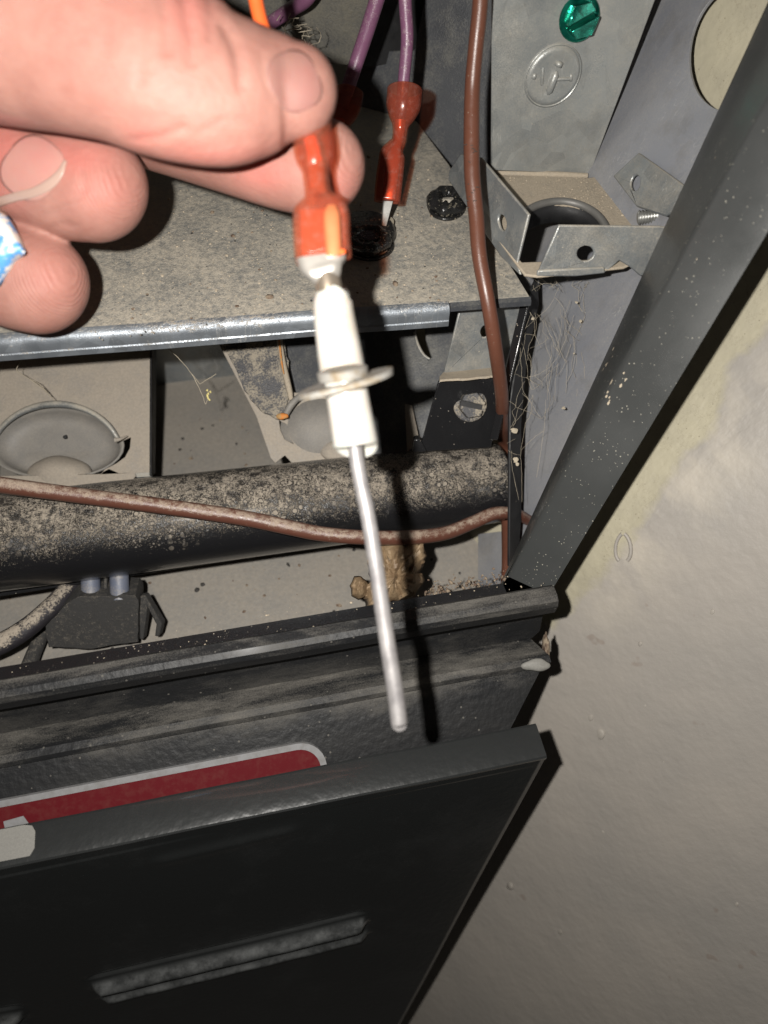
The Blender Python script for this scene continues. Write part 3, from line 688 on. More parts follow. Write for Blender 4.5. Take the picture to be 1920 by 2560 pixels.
# ------------------------------------------------------------------ gas manifold pipe
def pipe():
    th = thing('manifold_pipe', 'fat black pipe crusted with dust and dried droplets, ending at the right corner', 'pipe', P(640, 1270, 275))
    a = P(-160, 1376, 258); b = P(1252, 1204, 292); ax = (b - a).normalized(); L = (b - a).length
    r0, r1 = .0172, .0160
    prof = [(r0 * 1000, L * 1000 * t) for t in (0, .1, .22, .30)] + [((r0 + (r1 - r0) * t) * 1000, L * 1000 * (.3 + .66 * t)) for t in (.05, .3, .6, 1)]
    e = L * 1000
    prof += [(r1 * 990, e * .985), (r1 * 960, e - 1.2), (r1 * 900, e - .3), (r1 * 800, e), (0.01, e + .3)]
    lathe('pipe_body', a, ax, prof, M['pipe'], th, 72, 45)
    # flat underside lip
    dn = (-Z - ax * (-Z).dot(ax)).normalized()
    bm = bmesh.new(); sd = ax.cross(dn).normalized()
    if sd.dot(CZ) < 0: sd = -sd
    q0 = a + dn * .0150 + sd * .0095; q1 = ex(a, b, .72) + dn * .0150 + sd * .0070
    prism_bm(bm, [q0, q1, q1 + dn * .0016 + sd * .001, q0 + dn * .0026 + sd * .0022], sd * -.004); from_bm('underside_seam', bm, M['black'], th, 35, .0005)
    return th
pipe()

# ------------------------------------------------------------------ conduit bracket with knockout, ledge, flaps, hole
cb = thing('conduit_bracket', 'galvanised bracket plate with round knockout and folded flaps beside the post', 'bracket', P(1400, 430, 270))
yk = P(1400, 432, 268).y; zk = P(1400, 432, 268).z
KP = Plane(Vector((0, yk, 0)), n=-Y); LP = Plane(Vector((0, 0, zk)), n=Z)
plate = slab('bracket_plate', [(1232, -260), (1228, 426), (1466, 436), (1474, 440), (1560, 212), (1640, -4), (1760, -260)], KP, 1.1, M['plate'], cb, bevel=.0004)
# bend + ledge with the big hole
arc = [(1398 + 118 * math.cos(a), 600 - 90 * math.sin(a)) for a in np.linspace(-.55, math.pi + .65, 30)]
slab('ledge', [(1232, 436), (1466, 444), (1500, 440), (1534, 446), (1600, 512), (1700, 540), (1700, 600), (1560, 668), (1345, 690), (1312, 686), (1150, 470)], LP, 1.0, M['ledge'], cb, holes=[arc], bevel=.0004)
tube('plate_bend', [(1229, 433, 267, 8), (1300, 434, 267, 8), (1400, 437, 267.4, 8), (1468, 440, 267.8, 7)], M['ledge'], cb, 10, 5)
rimp = [LP.at(1398 + 122 * math.cos(a), 600 - 94 * math.sin(a)) for a in np.linspace(.25, 2.5, 30)]
bm = bmesh.new(); wtube(bm, [p + Z * .0004 for p in rimp], [.0013] * 30, 10); from_bm('hole_rim', bm, M['terminal_steel'], cb, 80)
bm = bmesh.new()
for i in range(29):
    a, b = rimp[i], rimp[i + 1]; v = [bm.verts.new(q) for q in (a, b, b - Z * .007, a - Z * .007)]; bm.faces.new(v)
bmesh.ops.remove_doubles(bm, verts=bm.verts, dist=1e-6); 
o = from_bm('bushing_wall', bm, M['black_side'], cb, 60); o.modifiers.new('thickness', 'SOLIDIFY').thickness = .001
# flaps standing up from the ledge
def flap(name, poly, pl, hole, mat):
    return slab(name, poly, pl, 1.1, mat, cb, holes=[hole] if hole else [], bevel=.0004)
fA = Plane((1312, 686, 231), (1130, 445, 262), (1320, 536, 225))
flap('flap', [(1152, 384), (1201, 394), (1321, 536), (1292, 655), (1300, 688), (1250, 640), (1120, 450), (1122, 426)], fA, ell(1255, 556, 10, 21, -12, 20), M['flap'])
fB = Plane((1342, 688, 231), (1545, 672, 234), (1397, 563, 222))
flap('flap', [(1397, 563), (1650, 566), (1690, 570), (1660, 690), (1600, 690), (1575, 668), (1548, 652), (1530, 668), (1512, 682), (1440, 690), (1342, 690), (1372, 620)], fB, ell(1464, 634, 21, 19, -15, 24), M['flap'])
slab('flap_lip', [(1344, 676), (1512, 668), (1514, 684), (1440, 692), (1342, 692)], fB.off(.0012), 1.1, M['flap'], cb, bevel=.0005)
fC = Plane((1584, 519, 243), (1530, 434, 255), (1660, 440, 232))
flap('flap', [(1532, 440), (1596, 381), (1706, 460), (1740, 500), (1664, 540), (1590, 516)], fC, ell(1588, 457, 12, 20, 8, 20), M['flap'])
def screw_thread():
    a = P(1592, 545, 243); b = P(1700, 532, 238); ax = (b - a); L = ax.length * 1000
    prof = [(1.2, 0), (2.0, .4)]
    h = .5
    while h < L: prof += [(2.35, h + .25), (2.35, h + .45), (1.85, h + .7), (1.85, h + .9)]; h += .95
    lathe('threaded_screw', a, ax, prof, M['zinc'], cb, 20, 50)
screw_thread()
# round knockout pressed into the plate
kc = KP.at(1382, 190); kn = -Y
kr = 72 * proj(kc)[2] / F
lathe('knockout', kc + Y * .0012, kn, [(kr * 1.04, 0), (kr * 1.04, 1.45), (kr, 1.7), (kr * .965, 1.45), (kr * .955, 1.62), (kr * .9, 2.1), (kr * .8, 2.25), (kr * .6, 1.95), (kr * .3, 1.75), (.01, 1.7)], M['plate'], cb, 56, 60)
bm = bmesh.new()
for a, b, r in [((1356, 166), (1352, 212), .0005), ((1390, 175), (1368, 234), .0012), ((1382, 196), (1430, 194), .0006), ((1392, 165), (1398, 150), .0013), ((1336, 180), (1330, 196), .0008), ((1426, 182), (1424, 202), .0006)]:
    q = [KP.at(a[0] + (b[0] - a[0]) * t, a[1] + (b[1] - a[1]) * t) - Y * .00075 for t in (0, .15, .5, .85, 1)]
    wtube(bm, q, [r * .3, r, r, r, r * .3], 8)
from_bm('embossed_mark', bm, M['plate'], cb, 80)
gs = KP.at(1446, 44)
sax = (-Y * .85 + CZ * .2 - CX * .05)
sc = thing('green_ground_screw', 'green slotted hex ground screw in the galvanised plate, at the top edge', 'screw', gs)
hex_screw('screw_head', gs + sax * .0008, sax, 6.4, M['green'], sc, 12, .13, 26, M['green_core'])

# ------------------------------------------------------------------ brown wires
wu_ = tube('brown_wire', [(1204, -160, 196, 20), (1201, 0, 206, 20), (1189, 124, 213, 19.5), (1181, 222, 218, 19.5), (1179, 346, 221, 20), (1181, 445, 223, 20), (1191, 544, 225, 19.5), (1199, 643, 226, 19), (1222, 766, 229, 18.5), (1240, 880, 238, 18), (1254, 985, 256, 17), (1256, 1060, 276, 16), (1262, 1130, 300, 15.5), (1268, 1300, 292, 15), (1268, 1420, 276, 14), (1262, 1500, 268, 14)], M['brown_up'], None, 18, 10)
setp(wu_, 'upright brown wire with black tick marks, hanging down in front of the bracket', 'wire')
setp(wu_, group='brown insulated wires')
wl_ = tube('brown_wire', [(-160, 1190, 236, 22), (0, 1212, 238, 21), (193, 1238, 242, 20), (410, 1266, 246, 20), (603, 1294, 250, 20), (720, 1318, 252, 19.5), (800, 1334, 254, 19), (900, 1343, 256, 18.5), (1012, 1344, 262, 18.5), (1108, 1334, 268, 17.5), (1180, 1307, 272, 17), (1235, 1284, 274, 16.5), (1285, 1284, 277, 15), (1320, 1300, 283, 14)], M['brown_low'], None, 20, 10)
setp(wl_, 'dust coated brown wire lying across the front of the black pipe', 'wire', 'brown insulated wires')
# printed ticks on the upright wire
bm = bmesh.new()
for t in range(34):
    k_ = random.choice([(1181, 345, 224), (1181, 445, 227), (1191, 544, 230), (1199, 643, 234), (1222, 766, 240), (1240, 880, 250)])
    c1 = [(1179, 346, 221, 20), (1181, 445, 223, 20), (1191, 544, 225, 19.5), (1199, 643, 226, 19), (1222, 766, 229, 18.5), (1240, 880, 238, 18)]
    tt = random.random() * 4.99; i = int(tt); q = [c1[i][j] + (c1[i + 1][j] - c1[i][j]) * (tt - i) for j in range(4)]
    s = random.uniform(-.9, .3); c = P(q[0] + s * q[3], q[1], q[2]) + CZ * (q[3] * q[2] / F / 1000 * math.sqrt(1 - s * s) + .00003)
    L_ = random.uniform(.25, .7) / 1000; prism_bm(bm, [c - CX * L_ - CY * .0001, c + CX * L_ - CY * .0001, c + CX * L_ + CY * .0001, c - CX * L_ + CY * .0001], CZ * -.0003)
o = from_bm('printed_ticks', bm, M['black_grain'], wu_, 0)

# ------------------------------------------------------------------ purple wires with red terminals
def terminal(th, x0, y0, z, ang, s=1.0, mat='red_far', cut=False, dim=(44, 20, 32)):
    """red flag terminal: mouth at (x0,y0), running downwards along ang (radians from straight down)"""
    dx, dy = -math.sin(ang), math.cos(ang)
    at = lambda t: (x0 + dx * t * s, y0 + dy * t * s)
    L = [(0, 43, 3), (3, 44, 2.2), (30, 45, 2.1), (60, 38, 2.1), (85, 26, 2.1), (102, 19, 2.1), (140, 19.5, 2.1), (158, 22, 2.4), (172, 32, 3), (200, 34, 3.6), (290, 33, 3.6), (298, 32, 3.4)]
    return L, at
def red_conn(th, pts, zz, secs, mat, seg=36):
    """secs (px,py,z,a,b,exp) outer shell open at top; inner wall added by solidify"""
    bm = loft('x', secs, None, seg=seg, n=5, cap=False, ret=True)
    o = from_bm('insulator', bm, M[mat], th, 60); sd = o.modifiers.new('thickness', 'SOLIDIFY'); sd.thickness = .0006; sd.offset = -1
    return o
def purple(name_label, wire, secs, crimp, tab):
    th = thing('purple_wire', name_label, 'wire', P(*wire[0][:3]), 'purple wires ending in red terminals')
    tube('wire_sheath', wire, M['purple'], th, 16, 8)
    if secs: red_conn(th, None, None, secs, 'red_far')
    if crimp: loft('crimp_barrel', crimp, M['copper'], th, 20, 4)
    if tab: slab('spade_tab', tab[0], tab[1], .8, M['terminal_steel'], th)
    return th
purple('purple wire dropping into the clearly visible dusty red terminal right of the thumb',
       [(1013, -140, 226, 17), (1013, 0, 234, 16.5), (1018, 96, 240, 16), (1010, 193, 245, 15), (1004, 260, 248, 14), (998, 330, 249, 12)],
       [(1012, 224, 244, 44, 34, 2), (1011, 238, 244, 44, 34, 2), (1008, 268, 245, 43, 33, 2), (1004, 296, 246, 32, 26, 2), (1001, 318, 247, 20, 18, 2), (997, 352, 248, 18, 16, 2), (988, 368, 248, 22, 18, 2.3), (981, 385, 248, 31, 19, 3), (978, 410, 248, 33, 19, 3.4), (972, 460, 249, 34, 19, 3.4), (968, 505, 250, 33, 18, 3.4)],
       [(1001, 300, 247, 15, 12, 2), (999, 330, 248, 13, 10, 2), (992, 365, 248, 12, 9, 2), (984, 400, 248, 17, 9, 3), (975, 470, 249, 17, 9, 3), (972, 498, 250, 16, 8, 3)],
       ([(957, 500), (984, 500), (968, 560), (958, 600), (952, 600)], Plane((957, 500, 250), (984, 500, 250), (955, 600, 256))))
purple('purple wire passing behind the thumb tip into a shadowed red terminal',
       [(968, -80, 236, 19), (942, 0, 242, 19), (918, 76, 248, 18.5), (893, 150, 254, 18), (868, 225, 258, 17), (855, 270, 258, 15)],
       [(874, 228, 254, 36, 30, 2), (868, 256, 254, 37, 30, 2), (858, 285, 254, 34, 28, 2), (846, 318, 253, 20, 18, 2), (838, 350, 253, 18, 16, 2), (826, 380, 253, 30, 19, 3), (812, 440, 254, 33, 19, 3.4)],
       [(850, 300, 254, 13, 10, 2), (838, 350, 253, 12, 9, 2), (820, 420, 254, 16, 9, 3)], None)
purple('short purple wire crossing the grimy plate at the top, left of the others',
       [(800, -60, 262, 17), (770, -6, 266, 17), (730, 22, 272, 17), (690, 48, 276, 16), (640, 82, 280, 16), (560, 150, 285, 16)], None, None, None)

# limit switch lumps on the shelf
sw = thing('limit_switch', 'low black limit switch with a lumpy collar, half in the sensor shadow', 'switch', SH.at(920, 590))
lathe('switch_body', SH.at(915, 590), Z, [(10, 0), (10.5, 1), (10, 3), (9, 4.2), (6, 4.6), (.01, 4.8)], M['tar'], sw, 36, 40)
def lumpy_ring(name, cx, cy, a, b, r, n, mat, parent, h=.001):
    bm = bmesh.new(); W_ = []; R_ = []
    for i in range(41):
        t = 2 * math.pi * i / 40; q = SH.at(cx + a * math.cos(t), cy + b * math.sin(t)) + Z * h
        W_.append(q); R_.append(r * (1 + .45 * noise.noise(Vector((math.cos(t) * 2.2, math.sin(t) * 2.2, n)))))
    wtube(bm, W_, R_, 10); return from_bm(name, bm, mat, parent, 80)
lumpy_ring('collar', 920, 622, 42, 24, .0022, 3, M['tar'], sw, .0035)
lumpy_ring('outer_lip', 925, 615, 56, 36, .0008, 9, M['tar'], sw, .0005)
lathe('mica_disc', SH.at(960, 575) + Z * .003, Z + CZ * .3, [(3.4, 0), (3.4, .3)], M['film'], sw, 28)
rv = lumpy_ring('melted_rivet', 1117, 514, 32, 22, .0028, 21, M['tar'], None, .0016)
setp(rv, 'small black lumpy rivet with a dusty centre on the shelf, left of the brown wire', 'rivet')
lumpy_ring('rivet_skirt', 1117, 518, 44, 32, .0007, 5, M['tar'], rv, .0003)
blob('rivet_core', SH.at(1117, 514) + Z * .0006, .004, M['shelf'], rv, .3, 2, 3, (1, .6, .6))

# ------------------------------------------------------------------ plug, cables below the pipe
pg = thing('black_plug', 'dusty black plug with two blue sleeves and a side clip below the pipe', 'plug', P(220, 1560, 272))
PG = Plane((128, 1520, 264), (345, 1492, 268), (125, 1620, 270))
slab('plug_body', [(120, 1618), (112, 1560), (142, 1540), (168, 1505), (200, 1492), (338, 1488), (347, 1500), (345, 1606), (230, 1622)], PG, 14, M['sock'], pg, bevel=.0014, wob=4)
for x in (228, 300):
    tube('blue_sleeve', [(x - 4, 1380, 272, 22), (x - 2, 1440, 271, 23), (x, 1500, 270, 23)], M['ductblue'], pg, 20, 4)
slab('plug_clip', [(345, 1492), (362, 1488), (405, 1560), (398, 1592), (386, 1592), (390, 1562), (368, 1520), (358, 1600), (348, 1600)], Plane((345, 1490, 274), (405, 1560, 276), (350, 1600, 278)), 4, M['sock'], pg, bevel=.0006)
tube('rib', [(264, 1440, 272, 5), (264, 1500, 271, 5)], M['sock'], pg, 8, 3)
c1 = tube('dusty_cable', [(215, 1420, 283, 22), (178, 1462, 276, 23), (130, 1515, 268, 24), (60, 1575, 262, 26), (-20, 1618, 258, 28), (-140, 1650, 252, 30)], M['dirty_cable'], None, 20, 8)
setp(c1, 'thick mottled cable curving out at the lower left, under the pipe', 'cable')
c2 = tube('thin_cable', [(130, 1540, 284, 16), (108, 1580, 280, 17), (88, 1625, 276, 18), (72, 1665, 272, 19), (50, 1720, 268, 19)], M['sock'], None, 14, 6)
setp(c2, 'thin black cord dropping beside the plug, left of it', 'cord')

# ------------------------------------------------------------------ crumpled leaf and debris behind the rail
def crumple(name, poly, z, mat, amp, n=26, parent=None):
    cx = sum(p[0] for p in poly) / len(poly); cy = sum(p[1] for p in poly) / len(poly); bm = bmesh.new(); R = []
    dense = wobble(poly, 6, 8); m_ = len(dense)
    for i in range(9):
        s = i / 8; row = []
        for (x, y) in dense:
            xx = cx + (x - cx) * s; yy = cy + (y - cy) * s
            h = 1.3 * abs(noise.noise(Vector((xx * .035, yy * .012, 1)))) + .7 * abs(noise.noise(Vector((xx * .08 + yy * .03, yy * .03, 4))))
            row.append(bm.verts.new(P(xx, yy, z - amp * (1 - s ** 3) * 1.2 - amp * h * 1.3)))
        R.append(row)
    for a, b in zip(R, R[1:]):
        for j in range(m_):
            try: bm.faces.new((a[j], a[(j + 1) % m_], b[(j + 1) % m_], b[j]))
            except ValueError: pass
    bmesh.ops.remove_doubles(bm, verts=bm.verts, dist=1e-6)
    o = from_bm(name, bm, mat, parent, 22); sd = o.modifiers.new('thickness', 'SOLIDIFY'); sd.thickness = .0004; return o
lf = crumple('crumpled_leaf', [(925, 1350), (1060, 1350), (1066, 1390), (1052, 1430), (1062, 1452), (1040, 1490), (1000, 1505), (960, 1512), (915, 1520), (905, 1480), (925, 1450), (918, 1400)], 268, M['leaf'], 5)
setp(lf, 'crumpled brown leaf standing behind the sill rail, crossed by the rod shadow', 'leaf')
lf2 = crumple('curled_leaf', [(885, 1442), (905, 1438), (922, 1460), (920, 1490), (898, 1502), (880, 1490), (875, 1462)], 266, M['leaf'], 3)
setp(lf2, 'small round amber leaf curl just left of the rod, behind the rail', 'leaf')
def grains(name, n, fn, rmin, rmax, mat, parent=None, fl=.6):
    bm = bmesh.new()
    for _ in range(n):
        c = fn(); r = random.uniform(rmin, rmax) * (1 if random.random() < .85 else 1.8)
        t = bmesh.ops.create_icosphere(bm, subdivisions=1, radius=1)['verts']; s = [random.uniform(.6, 1.3), random.uniform(.6, 1.3), fl]
        a = random.random() * 6.28
        for v in t:
            q = v.co * random.uniform(.75, 1.15)
            v.co = c + Vector(((q.x * math.cos(a) * s[0] - q.y * math.sin(a) * s[1]) * r, (q.x * math.sin(a) * s[0] + q.y * math.cos(a) * s[1]) * r, q.z * s[2] * r))
    o = from_bm(name, bm, mat, parent, 60); o['kind'] = 'stuff'; return o
U = random.uniform
def tri(a, b, c):
    u, v = random.random(), random.random()
    if u + v > 1: u, v = 1 - u, 1 - v
    return (a[0] + (b[0] - a[0]) * u + (c[0] - a[0]) * v, a[1] + (b[1] - a[1]) * u + (c[1] - a[1]) * v)
grains('shelf_grit', 1100, lambda: SH.at(*(tri((200, 860), (1310, 735), (900, 200)) if random.random() < .8 else tri((200, 860), (900, 200), (350, 500)))) + Z * .0001, .0001, .0003, M['grain'], shelf)
grains('shelf_crumbs', 80, lambda: SH.at(*tri((200, 860), (1310, 735), (800, 250))) + Z * .0001, .0002, .0008, M['debris'], shelf)
grains('shelf_specks', 70, lambda: SH.at(*tri((200, 860), (1310, 735), (800, 250))) + Z * .0001, .00012, .0004, M['black_grain'], shelf)
grains('deck_grit', 260, lambda: Vector((U(-.2, .09), U(.125, .27), zd)), .0002, .0009, M['debris'], cab)
grains('deck_specks', 110, lambda: Vector((U(-.16, .08), U(.125, .27), zd)), .0004, .0011, M['black_grain'], cab)
grains('ledge_grit', 160, lambda: LP.at(*tri((1240, 440), (1480, 445), (1600, 560))) + Z * .0001, .0001, .0003, M['grain'], cb)
db = grains('corner_debris', 230, lambda: (lambda x: P(x, 1488 - (x - 1060) * .12 - abs(random.gauss(0, 16)), U(258, 272)))(U(1060, 1290)), .00012, .0005, M['debris'], cab, .7)
grains('rail_grit', 130, lambda: Vector((U(-.2, xR), pb.y + U(.002, .014), pb.z)), .0001, .0003, M['grain'], cab)

# ------------------------------------------------------------------ cobwebs
def strands(name, lists, r, label=None, mat=None):
    bm = bmesh.new()
    for L_ in lists:
        c = cr([(*q,) for q in L_], 7); W_ = []
        for q in c:
            p = P(*q[:3]); W_.append(p + Vector((noise.noise(p * 900), noise.noise(p * 900 + Vector((9, 9, 9))), 0)) * .00025)
        R_ = [r * (1 + .9 * max(0, noise.noise(p * 700))) for p in W_]
        wtube(bm, W_, R_, 4)
    o = from_bm(name, bm, mat or M['lint'], None, 80)
    setp(o, label, 'cobweb', kind='stuff'); return o
def zweb(px): return 262 + (px - 1300) * .02
web = []
def W3(l): return [(1250 + a / 3.404, 650 + b / 3.404, zweb(1250 + a / 3.404) + U(-3, 3)) for a, b in l]
raw = [[(500, 230), (430, 380), (330, 480), (220, 580), (150, 700), (60, 860)], [(630, 470), (600, 560), (540, 720), (460, 870), (350, 960), (220, 1000), (130, 970)], [(220, 580), (200, 740), (140, 930), (120, 980)],
       [(200, 740), (230, 900), (240, 1000), (270, 1100), (340, 1060)], [(210, 1030), (150, 1150), (130, 1250), (100, 1290)], [(130, 1250), (260, 1300), (350, 1350), (390, 1290)], [(140, 1370), (200, 1290), (280, 1150)],
       [(490, 900), (470, 1050), (470, 1200)], [(570, 850), (565, 1000), (560, 1130)], [(650, 800), (655, 1000), (655, 1160)], [(690, 780), (715, 900), (720, 1010)], [(450, 900), (410, 1100), (400, 1190)],
       [(380, 1380), (365, 1500), (340, 1680), (310, 1850)], [(380, 1450), (280, 1520), (180, 1620)], [(215, 1390), (200, 1500), (180, 1600), (175, 1700)], [(180, 1700), (185, 1900), (185, 2060)], [(100, 1290), (130, 1370), (110, 1420)],
       [(250, 440), (290, 490), (330, 480)], [(560, 600), (640, 670), (690, 690)], [(640, 350), (700, 430), (720, 480), (690, 560), (650, 650)], [(740, 200), (700, 290), (670, 360)], [(70, 1620), (120, 1650), (170, 1660)],
       [(270, 260), (370, 200), (450, 210), (500, 260)], [(140, 1240), (60, 1180), (40, 1100)], [(520, 640), (480, 500), (470, 480)], [(520, 1260), (560, 1270)], [(220, 1000), (330, 1060), (380, 1000), (500, 880)],
       [(100, 1620), (100, 1750), (130, 1900), (160, 2040)], [(60, 1560), (130, 1520)], [(280, 1150), (260, 1310), (215, 1390)], [(390, 1190), (380, 1380)], [(20, 640), (120, 620), (300, 640)], [(820, 720), (900, 650), (960, 700)]]
for l in raw: web.append(W3(l))
for i in range(26):
    a = (U(180, 800), U(120, 230)); web.append(W3([a, (a[0] + U(-30, 30), a[1] + U(10, 30)), (a[0] + U(-50, 60), a[1] + U(30, 70))]))
for i in range(70):
    a = (U(150, 800), U(250, 1500)); 
    if a[0] > 950 - a[1] * .42: continue
    dx, dy = U(-160, 160), U(100, 420); web.append(W3([a, (a[0] + dx * .3 + U(-30, 30), a[1] + dy * .35), (a[0] + dx * .6 + U(-30, 30), a[1] + dy * .7), (a[0] + dx, a[1] + dy)]))
strands('cobweb', web, .000045, 'tangled cobweb strung between the pipe end and the post')
bm = bmesh.new()
for (a, b, r) in [(120, 1450, .0022), (135, 1700, .0020), (150, 1735, .0012), (650, 360, .0010), (685, 520, .0012), (280, 500, .0012), (540, 1260, .0012), (630, 795, .0006)]:
    p = P(1250 + a / 3.404, 650 + b / 3.404, zweb(1300) - 1); t = bmesh.ops.create_icosphere(bm, subdivisions=2, radius=1)['verts']; s = random.random() * 9
    for v in t: q = v.co * (1 + .9 * noise.noise(v.co * 2.3 + Vector((s, s, s)))); v.co = p + (CX * q.x * 1.0 + CY * q.y * U(.75, .9) + CZ * q.z * .4) * r * .5
o = from_bm('web_fluff', bm, M['lint'], None, 60); setp(o, 'pale lint flecks caught in the cobweb', 'lint', kind='stuff')
strands('hanging_cobweb', [[(412, 862, 268), (450, 900, 270), (480, 935, 272), (500, 960, 274)], [(480, 935, 272), (505, 985, 274), (515, 1010, 276), (522, 978, 274)], [(500, 960, 274), (540, 935, 276)], [(60, 893, 262), (42, 925, 264), (70, 945, 268), (110, 975, 272), (135, 1000, 276)], [(70, 945, 268), (98, 960, 271), (125, 990, 276)]], .00011, 'wisp of cobweb hanging under the shelf between the two burners')
bm = bmesh.new()
for i in range(7):
    p = P(514 + U(-6, 14), 990 + i * 4 - 14, 273); t = bmesh.ops.create_icosphere(bm, subdivisions=2, radius=1)['verts']
    for v in t: v.co = p + (CX * v.co.x + CY * v.co.y + CZ * v.co.z) * .0004 * (1 + .8 * noise.noise(v.co * 2 + p * 300))
o = from_bm('yellow_fleck', bm, M['yellow_lint'], None, 60); setp(o, 'tiny yellow lint fleck dangling on a thread between the burners', 'lint', kind='stuff')
# grime tuft near the top
tuft = []
for i in range(26):
    a = (U(700, 800), U(30, 130)); tuft.append([(a[0], a[1], 262 + U(-8, 8)), (a[0] + U(-18, 24), a[1] + U(0, 22), 262), (a[0] + U(-26, 34), a[1] + U(5, 40), 264)])
strands('dust_tuft', tuft, .00013, 'dusty fibre tuft beside the purple wires above the thumb')

# ------------------------------------------------------------------ lower door, leaning open below the rail
dr = thing('furnace_door', 'black lower furnace door with an embossed louvre, leaning below the rail', 'door', P(800, 2100, 210))
hR = P(1365, 1893, 246); gR = P(1322, 1812, 251.4)
def alongX(p0, px):                      # walk from p0 along -X until the picture column px
    lo_, hi_ = 0, .6
    for _ in range(50):
        mid = (lo_ + hi_) / 2
        if proj(p0 - X * mid)[0] > px: lo_ = mid
        else: hi_ = mid
    return p0 - X * lo_
hL = hR - X * .42
dn0 = (P(990, 2578, 372) - hR); 
A_, B_ = X, (dn0 - X * dn0.dot(X)).normalized()
shear = dn0.dot(X) / dn0.dot(B_)
DN = A_.cross(B_); DN = DN if DN.dot(CAM - hR) > 0 else -DN
DP = Plane(hR, n=DN)
def duv(px, py):
    p = DP.at(px, py) - hR; return p.dot(A_), p.dot(B_)
g0, g1 = duv(250, 2452), duv(890, 2296); gh0, gh1 = duv(270, 2490), duv(880, 2330)
e0, e1 = duv(-400, 2600), duv(30, 2532)
f0, f1 = duv(410, 2150), duv(720, 2080)
gw = (gh0[1] - g0[1] + gh1[1] - g1[1]) / 4
def seg(u, v, a, b):
    dx, dy = b[0] - a[0], b[1] - a[1]; t = ((u - a[0]) * dx + (v - a[1]) * dy) / (dx * dx + dy * dy); tc = max(0, min(1, t))
    return math.hypot(u - a[0] - tc * dx, v - a[1] - tc * dy), ((v - a[1]) * dx - (u - a[0]) * dy) / math.hypot(dx, dy)
def bumpf(x, a, b, c):                  # rises a..b, falls b..c
    if x < a or x > c: return 0.
    t = (x - a) / (b - a) if x < b else (c - x) / (c - b)
    return t * t * (3 - 2 * t)
def door_h(u, v):
    h = .0
    for a, b in ((g0, g1), (e0, e1)):
        dx, dy = b[0] - a[0], b[1] - a[1]; L = math.hypot(dx, dy); t = ((u - a[0]) * dx + (v - a[1]) * dy) / L
        s = ((v - a[1]) * dx - (u - a[0]) * dy) / L
        end = min(1, max(0, (t + gw * .8) / (gw * .8))) * min(1, max(0, (L + gw * .8 - t) / (gw * .8))); end = end * end * (3 - 2 * end)
        x = s / gw
        h += end * (.0044 * bumpf(x, -.25, .6, .95) + .0034 * bumpf(x, 1.5, 2.25, 2.5) - .0014 * bumpf(x, -1., -.5, -.3) - .0014 * bumpf(x, 1.0, 1.25, 1.5))
    d, s = seg(u, v, f0, f1); h += .0007 * math.exp(-(d / .003) ** 2)
    p = Vector((u * 9, v * 9, 0)); return h + .0009 * noise.noise(p)
def crest(u, v):  # pale louvre bands: dust plus caught light, put into the colour
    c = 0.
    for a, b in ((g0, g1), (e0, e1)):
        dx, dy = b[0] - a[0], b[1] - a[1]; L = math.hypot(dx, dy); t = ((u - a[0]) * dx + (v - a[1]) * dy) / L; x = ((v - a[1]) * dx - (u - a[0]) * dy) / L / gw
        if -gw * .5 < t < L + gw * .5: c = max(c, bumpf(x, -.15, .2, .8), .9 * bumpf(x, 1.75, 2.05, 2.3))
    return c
uL = (hL - hR).dot(A_); nu, nv = 220, 640
bm = bmesh.new(); G = []
VL = .34; CREST = []
for j in range(nv + 1):
    v = VL * j / nv; row = []
    for i in range(nu + 1):
        u = uL + (0 - uL) * i / nu + shear * v * (i / nu)
        row.append(bm.verts.new(hR + A_ * u + B_ * v + DN * (door_h(u, v) if .004 < v else 0))); CREST.append(crest(u, v))
    G.append(row)
for j in range(nv):
    for i in range(nu): bm.faces.new((G[j][i], G[j][i + 1], G[j + 1][i + 1], G[j + 1][i]))
bm.normal_update(); bm.faces.ensure_lookup_table()
if bm.faces[100].normal.dot(DN) < 0: bmesh.ops.reverse_faces(bm, faces=bm.faces)
me = bpy.data.meshes.new('door_face'); bm.to_mesh(me); bm.free(); me.attributes.new('crest', 'FLOAT', 'POINT').data.foreach_set('value', CREST); df = link('door_face', me, M['door'], dr, 60)
s_ = df.modifiers.new('thickness', 'SOLIDIFY'); s_.thickness = .0012; s_.offset = -1
# folded top with a rounded nose
up_off = (gR - hR); up_off -= X * up_off.dot(X)
bm = bmesh.new(); rings = []
n_ = (DN + CZ).normalized()
sec = [Vector((0, 0, 0)) + B_ * .0012, -B_ * .0 + DN * .0005, -B_ * .0005 + DN * .0006, -B_ * .0010 + DN * .0004 + up_off * .02, -B_ * .0012 + up_off * .08, up_off * .2 + Z * .0010, up_off * .9 + Z * .0006, up_off + Z * 0, up_off * 1.0 - Z * .002, up_off * .97 - Z * .002, up_off * .94 - Z * .0009, up_off * .14 - Z * .0010, B_ * .0012 - DN * .0014]
for i in range(61):
    c = ex(hL, hR, i / 60)
    tw = Vector((0, .0005, .0004)) * noise.noise(c * 20)
    k2 = 1 + .16 * (1 - i / 60)
    rings.append([c + q + tw for q in sec])
lip = from_bm('door_top', ring_mesh(rings, True), M['door'], dr, 30)
TP = Plane(hR + Z * .0005, n=(X.cross(up_off)).normalized())
TP.n = TP.n if TP.n.dot(CAM - hR) > 0 else -TP.n
M_ = None
sk = slab('grey_sticker', [(-120, 2100), (-20, 2078), (60, 2062), (80, 2064), (88, 2078), (86, 2120), (74, 2140), (-20, 2158), (-120, 2178)], TP.off(.0009), .3, M['sticker'], dr, bevel=0)

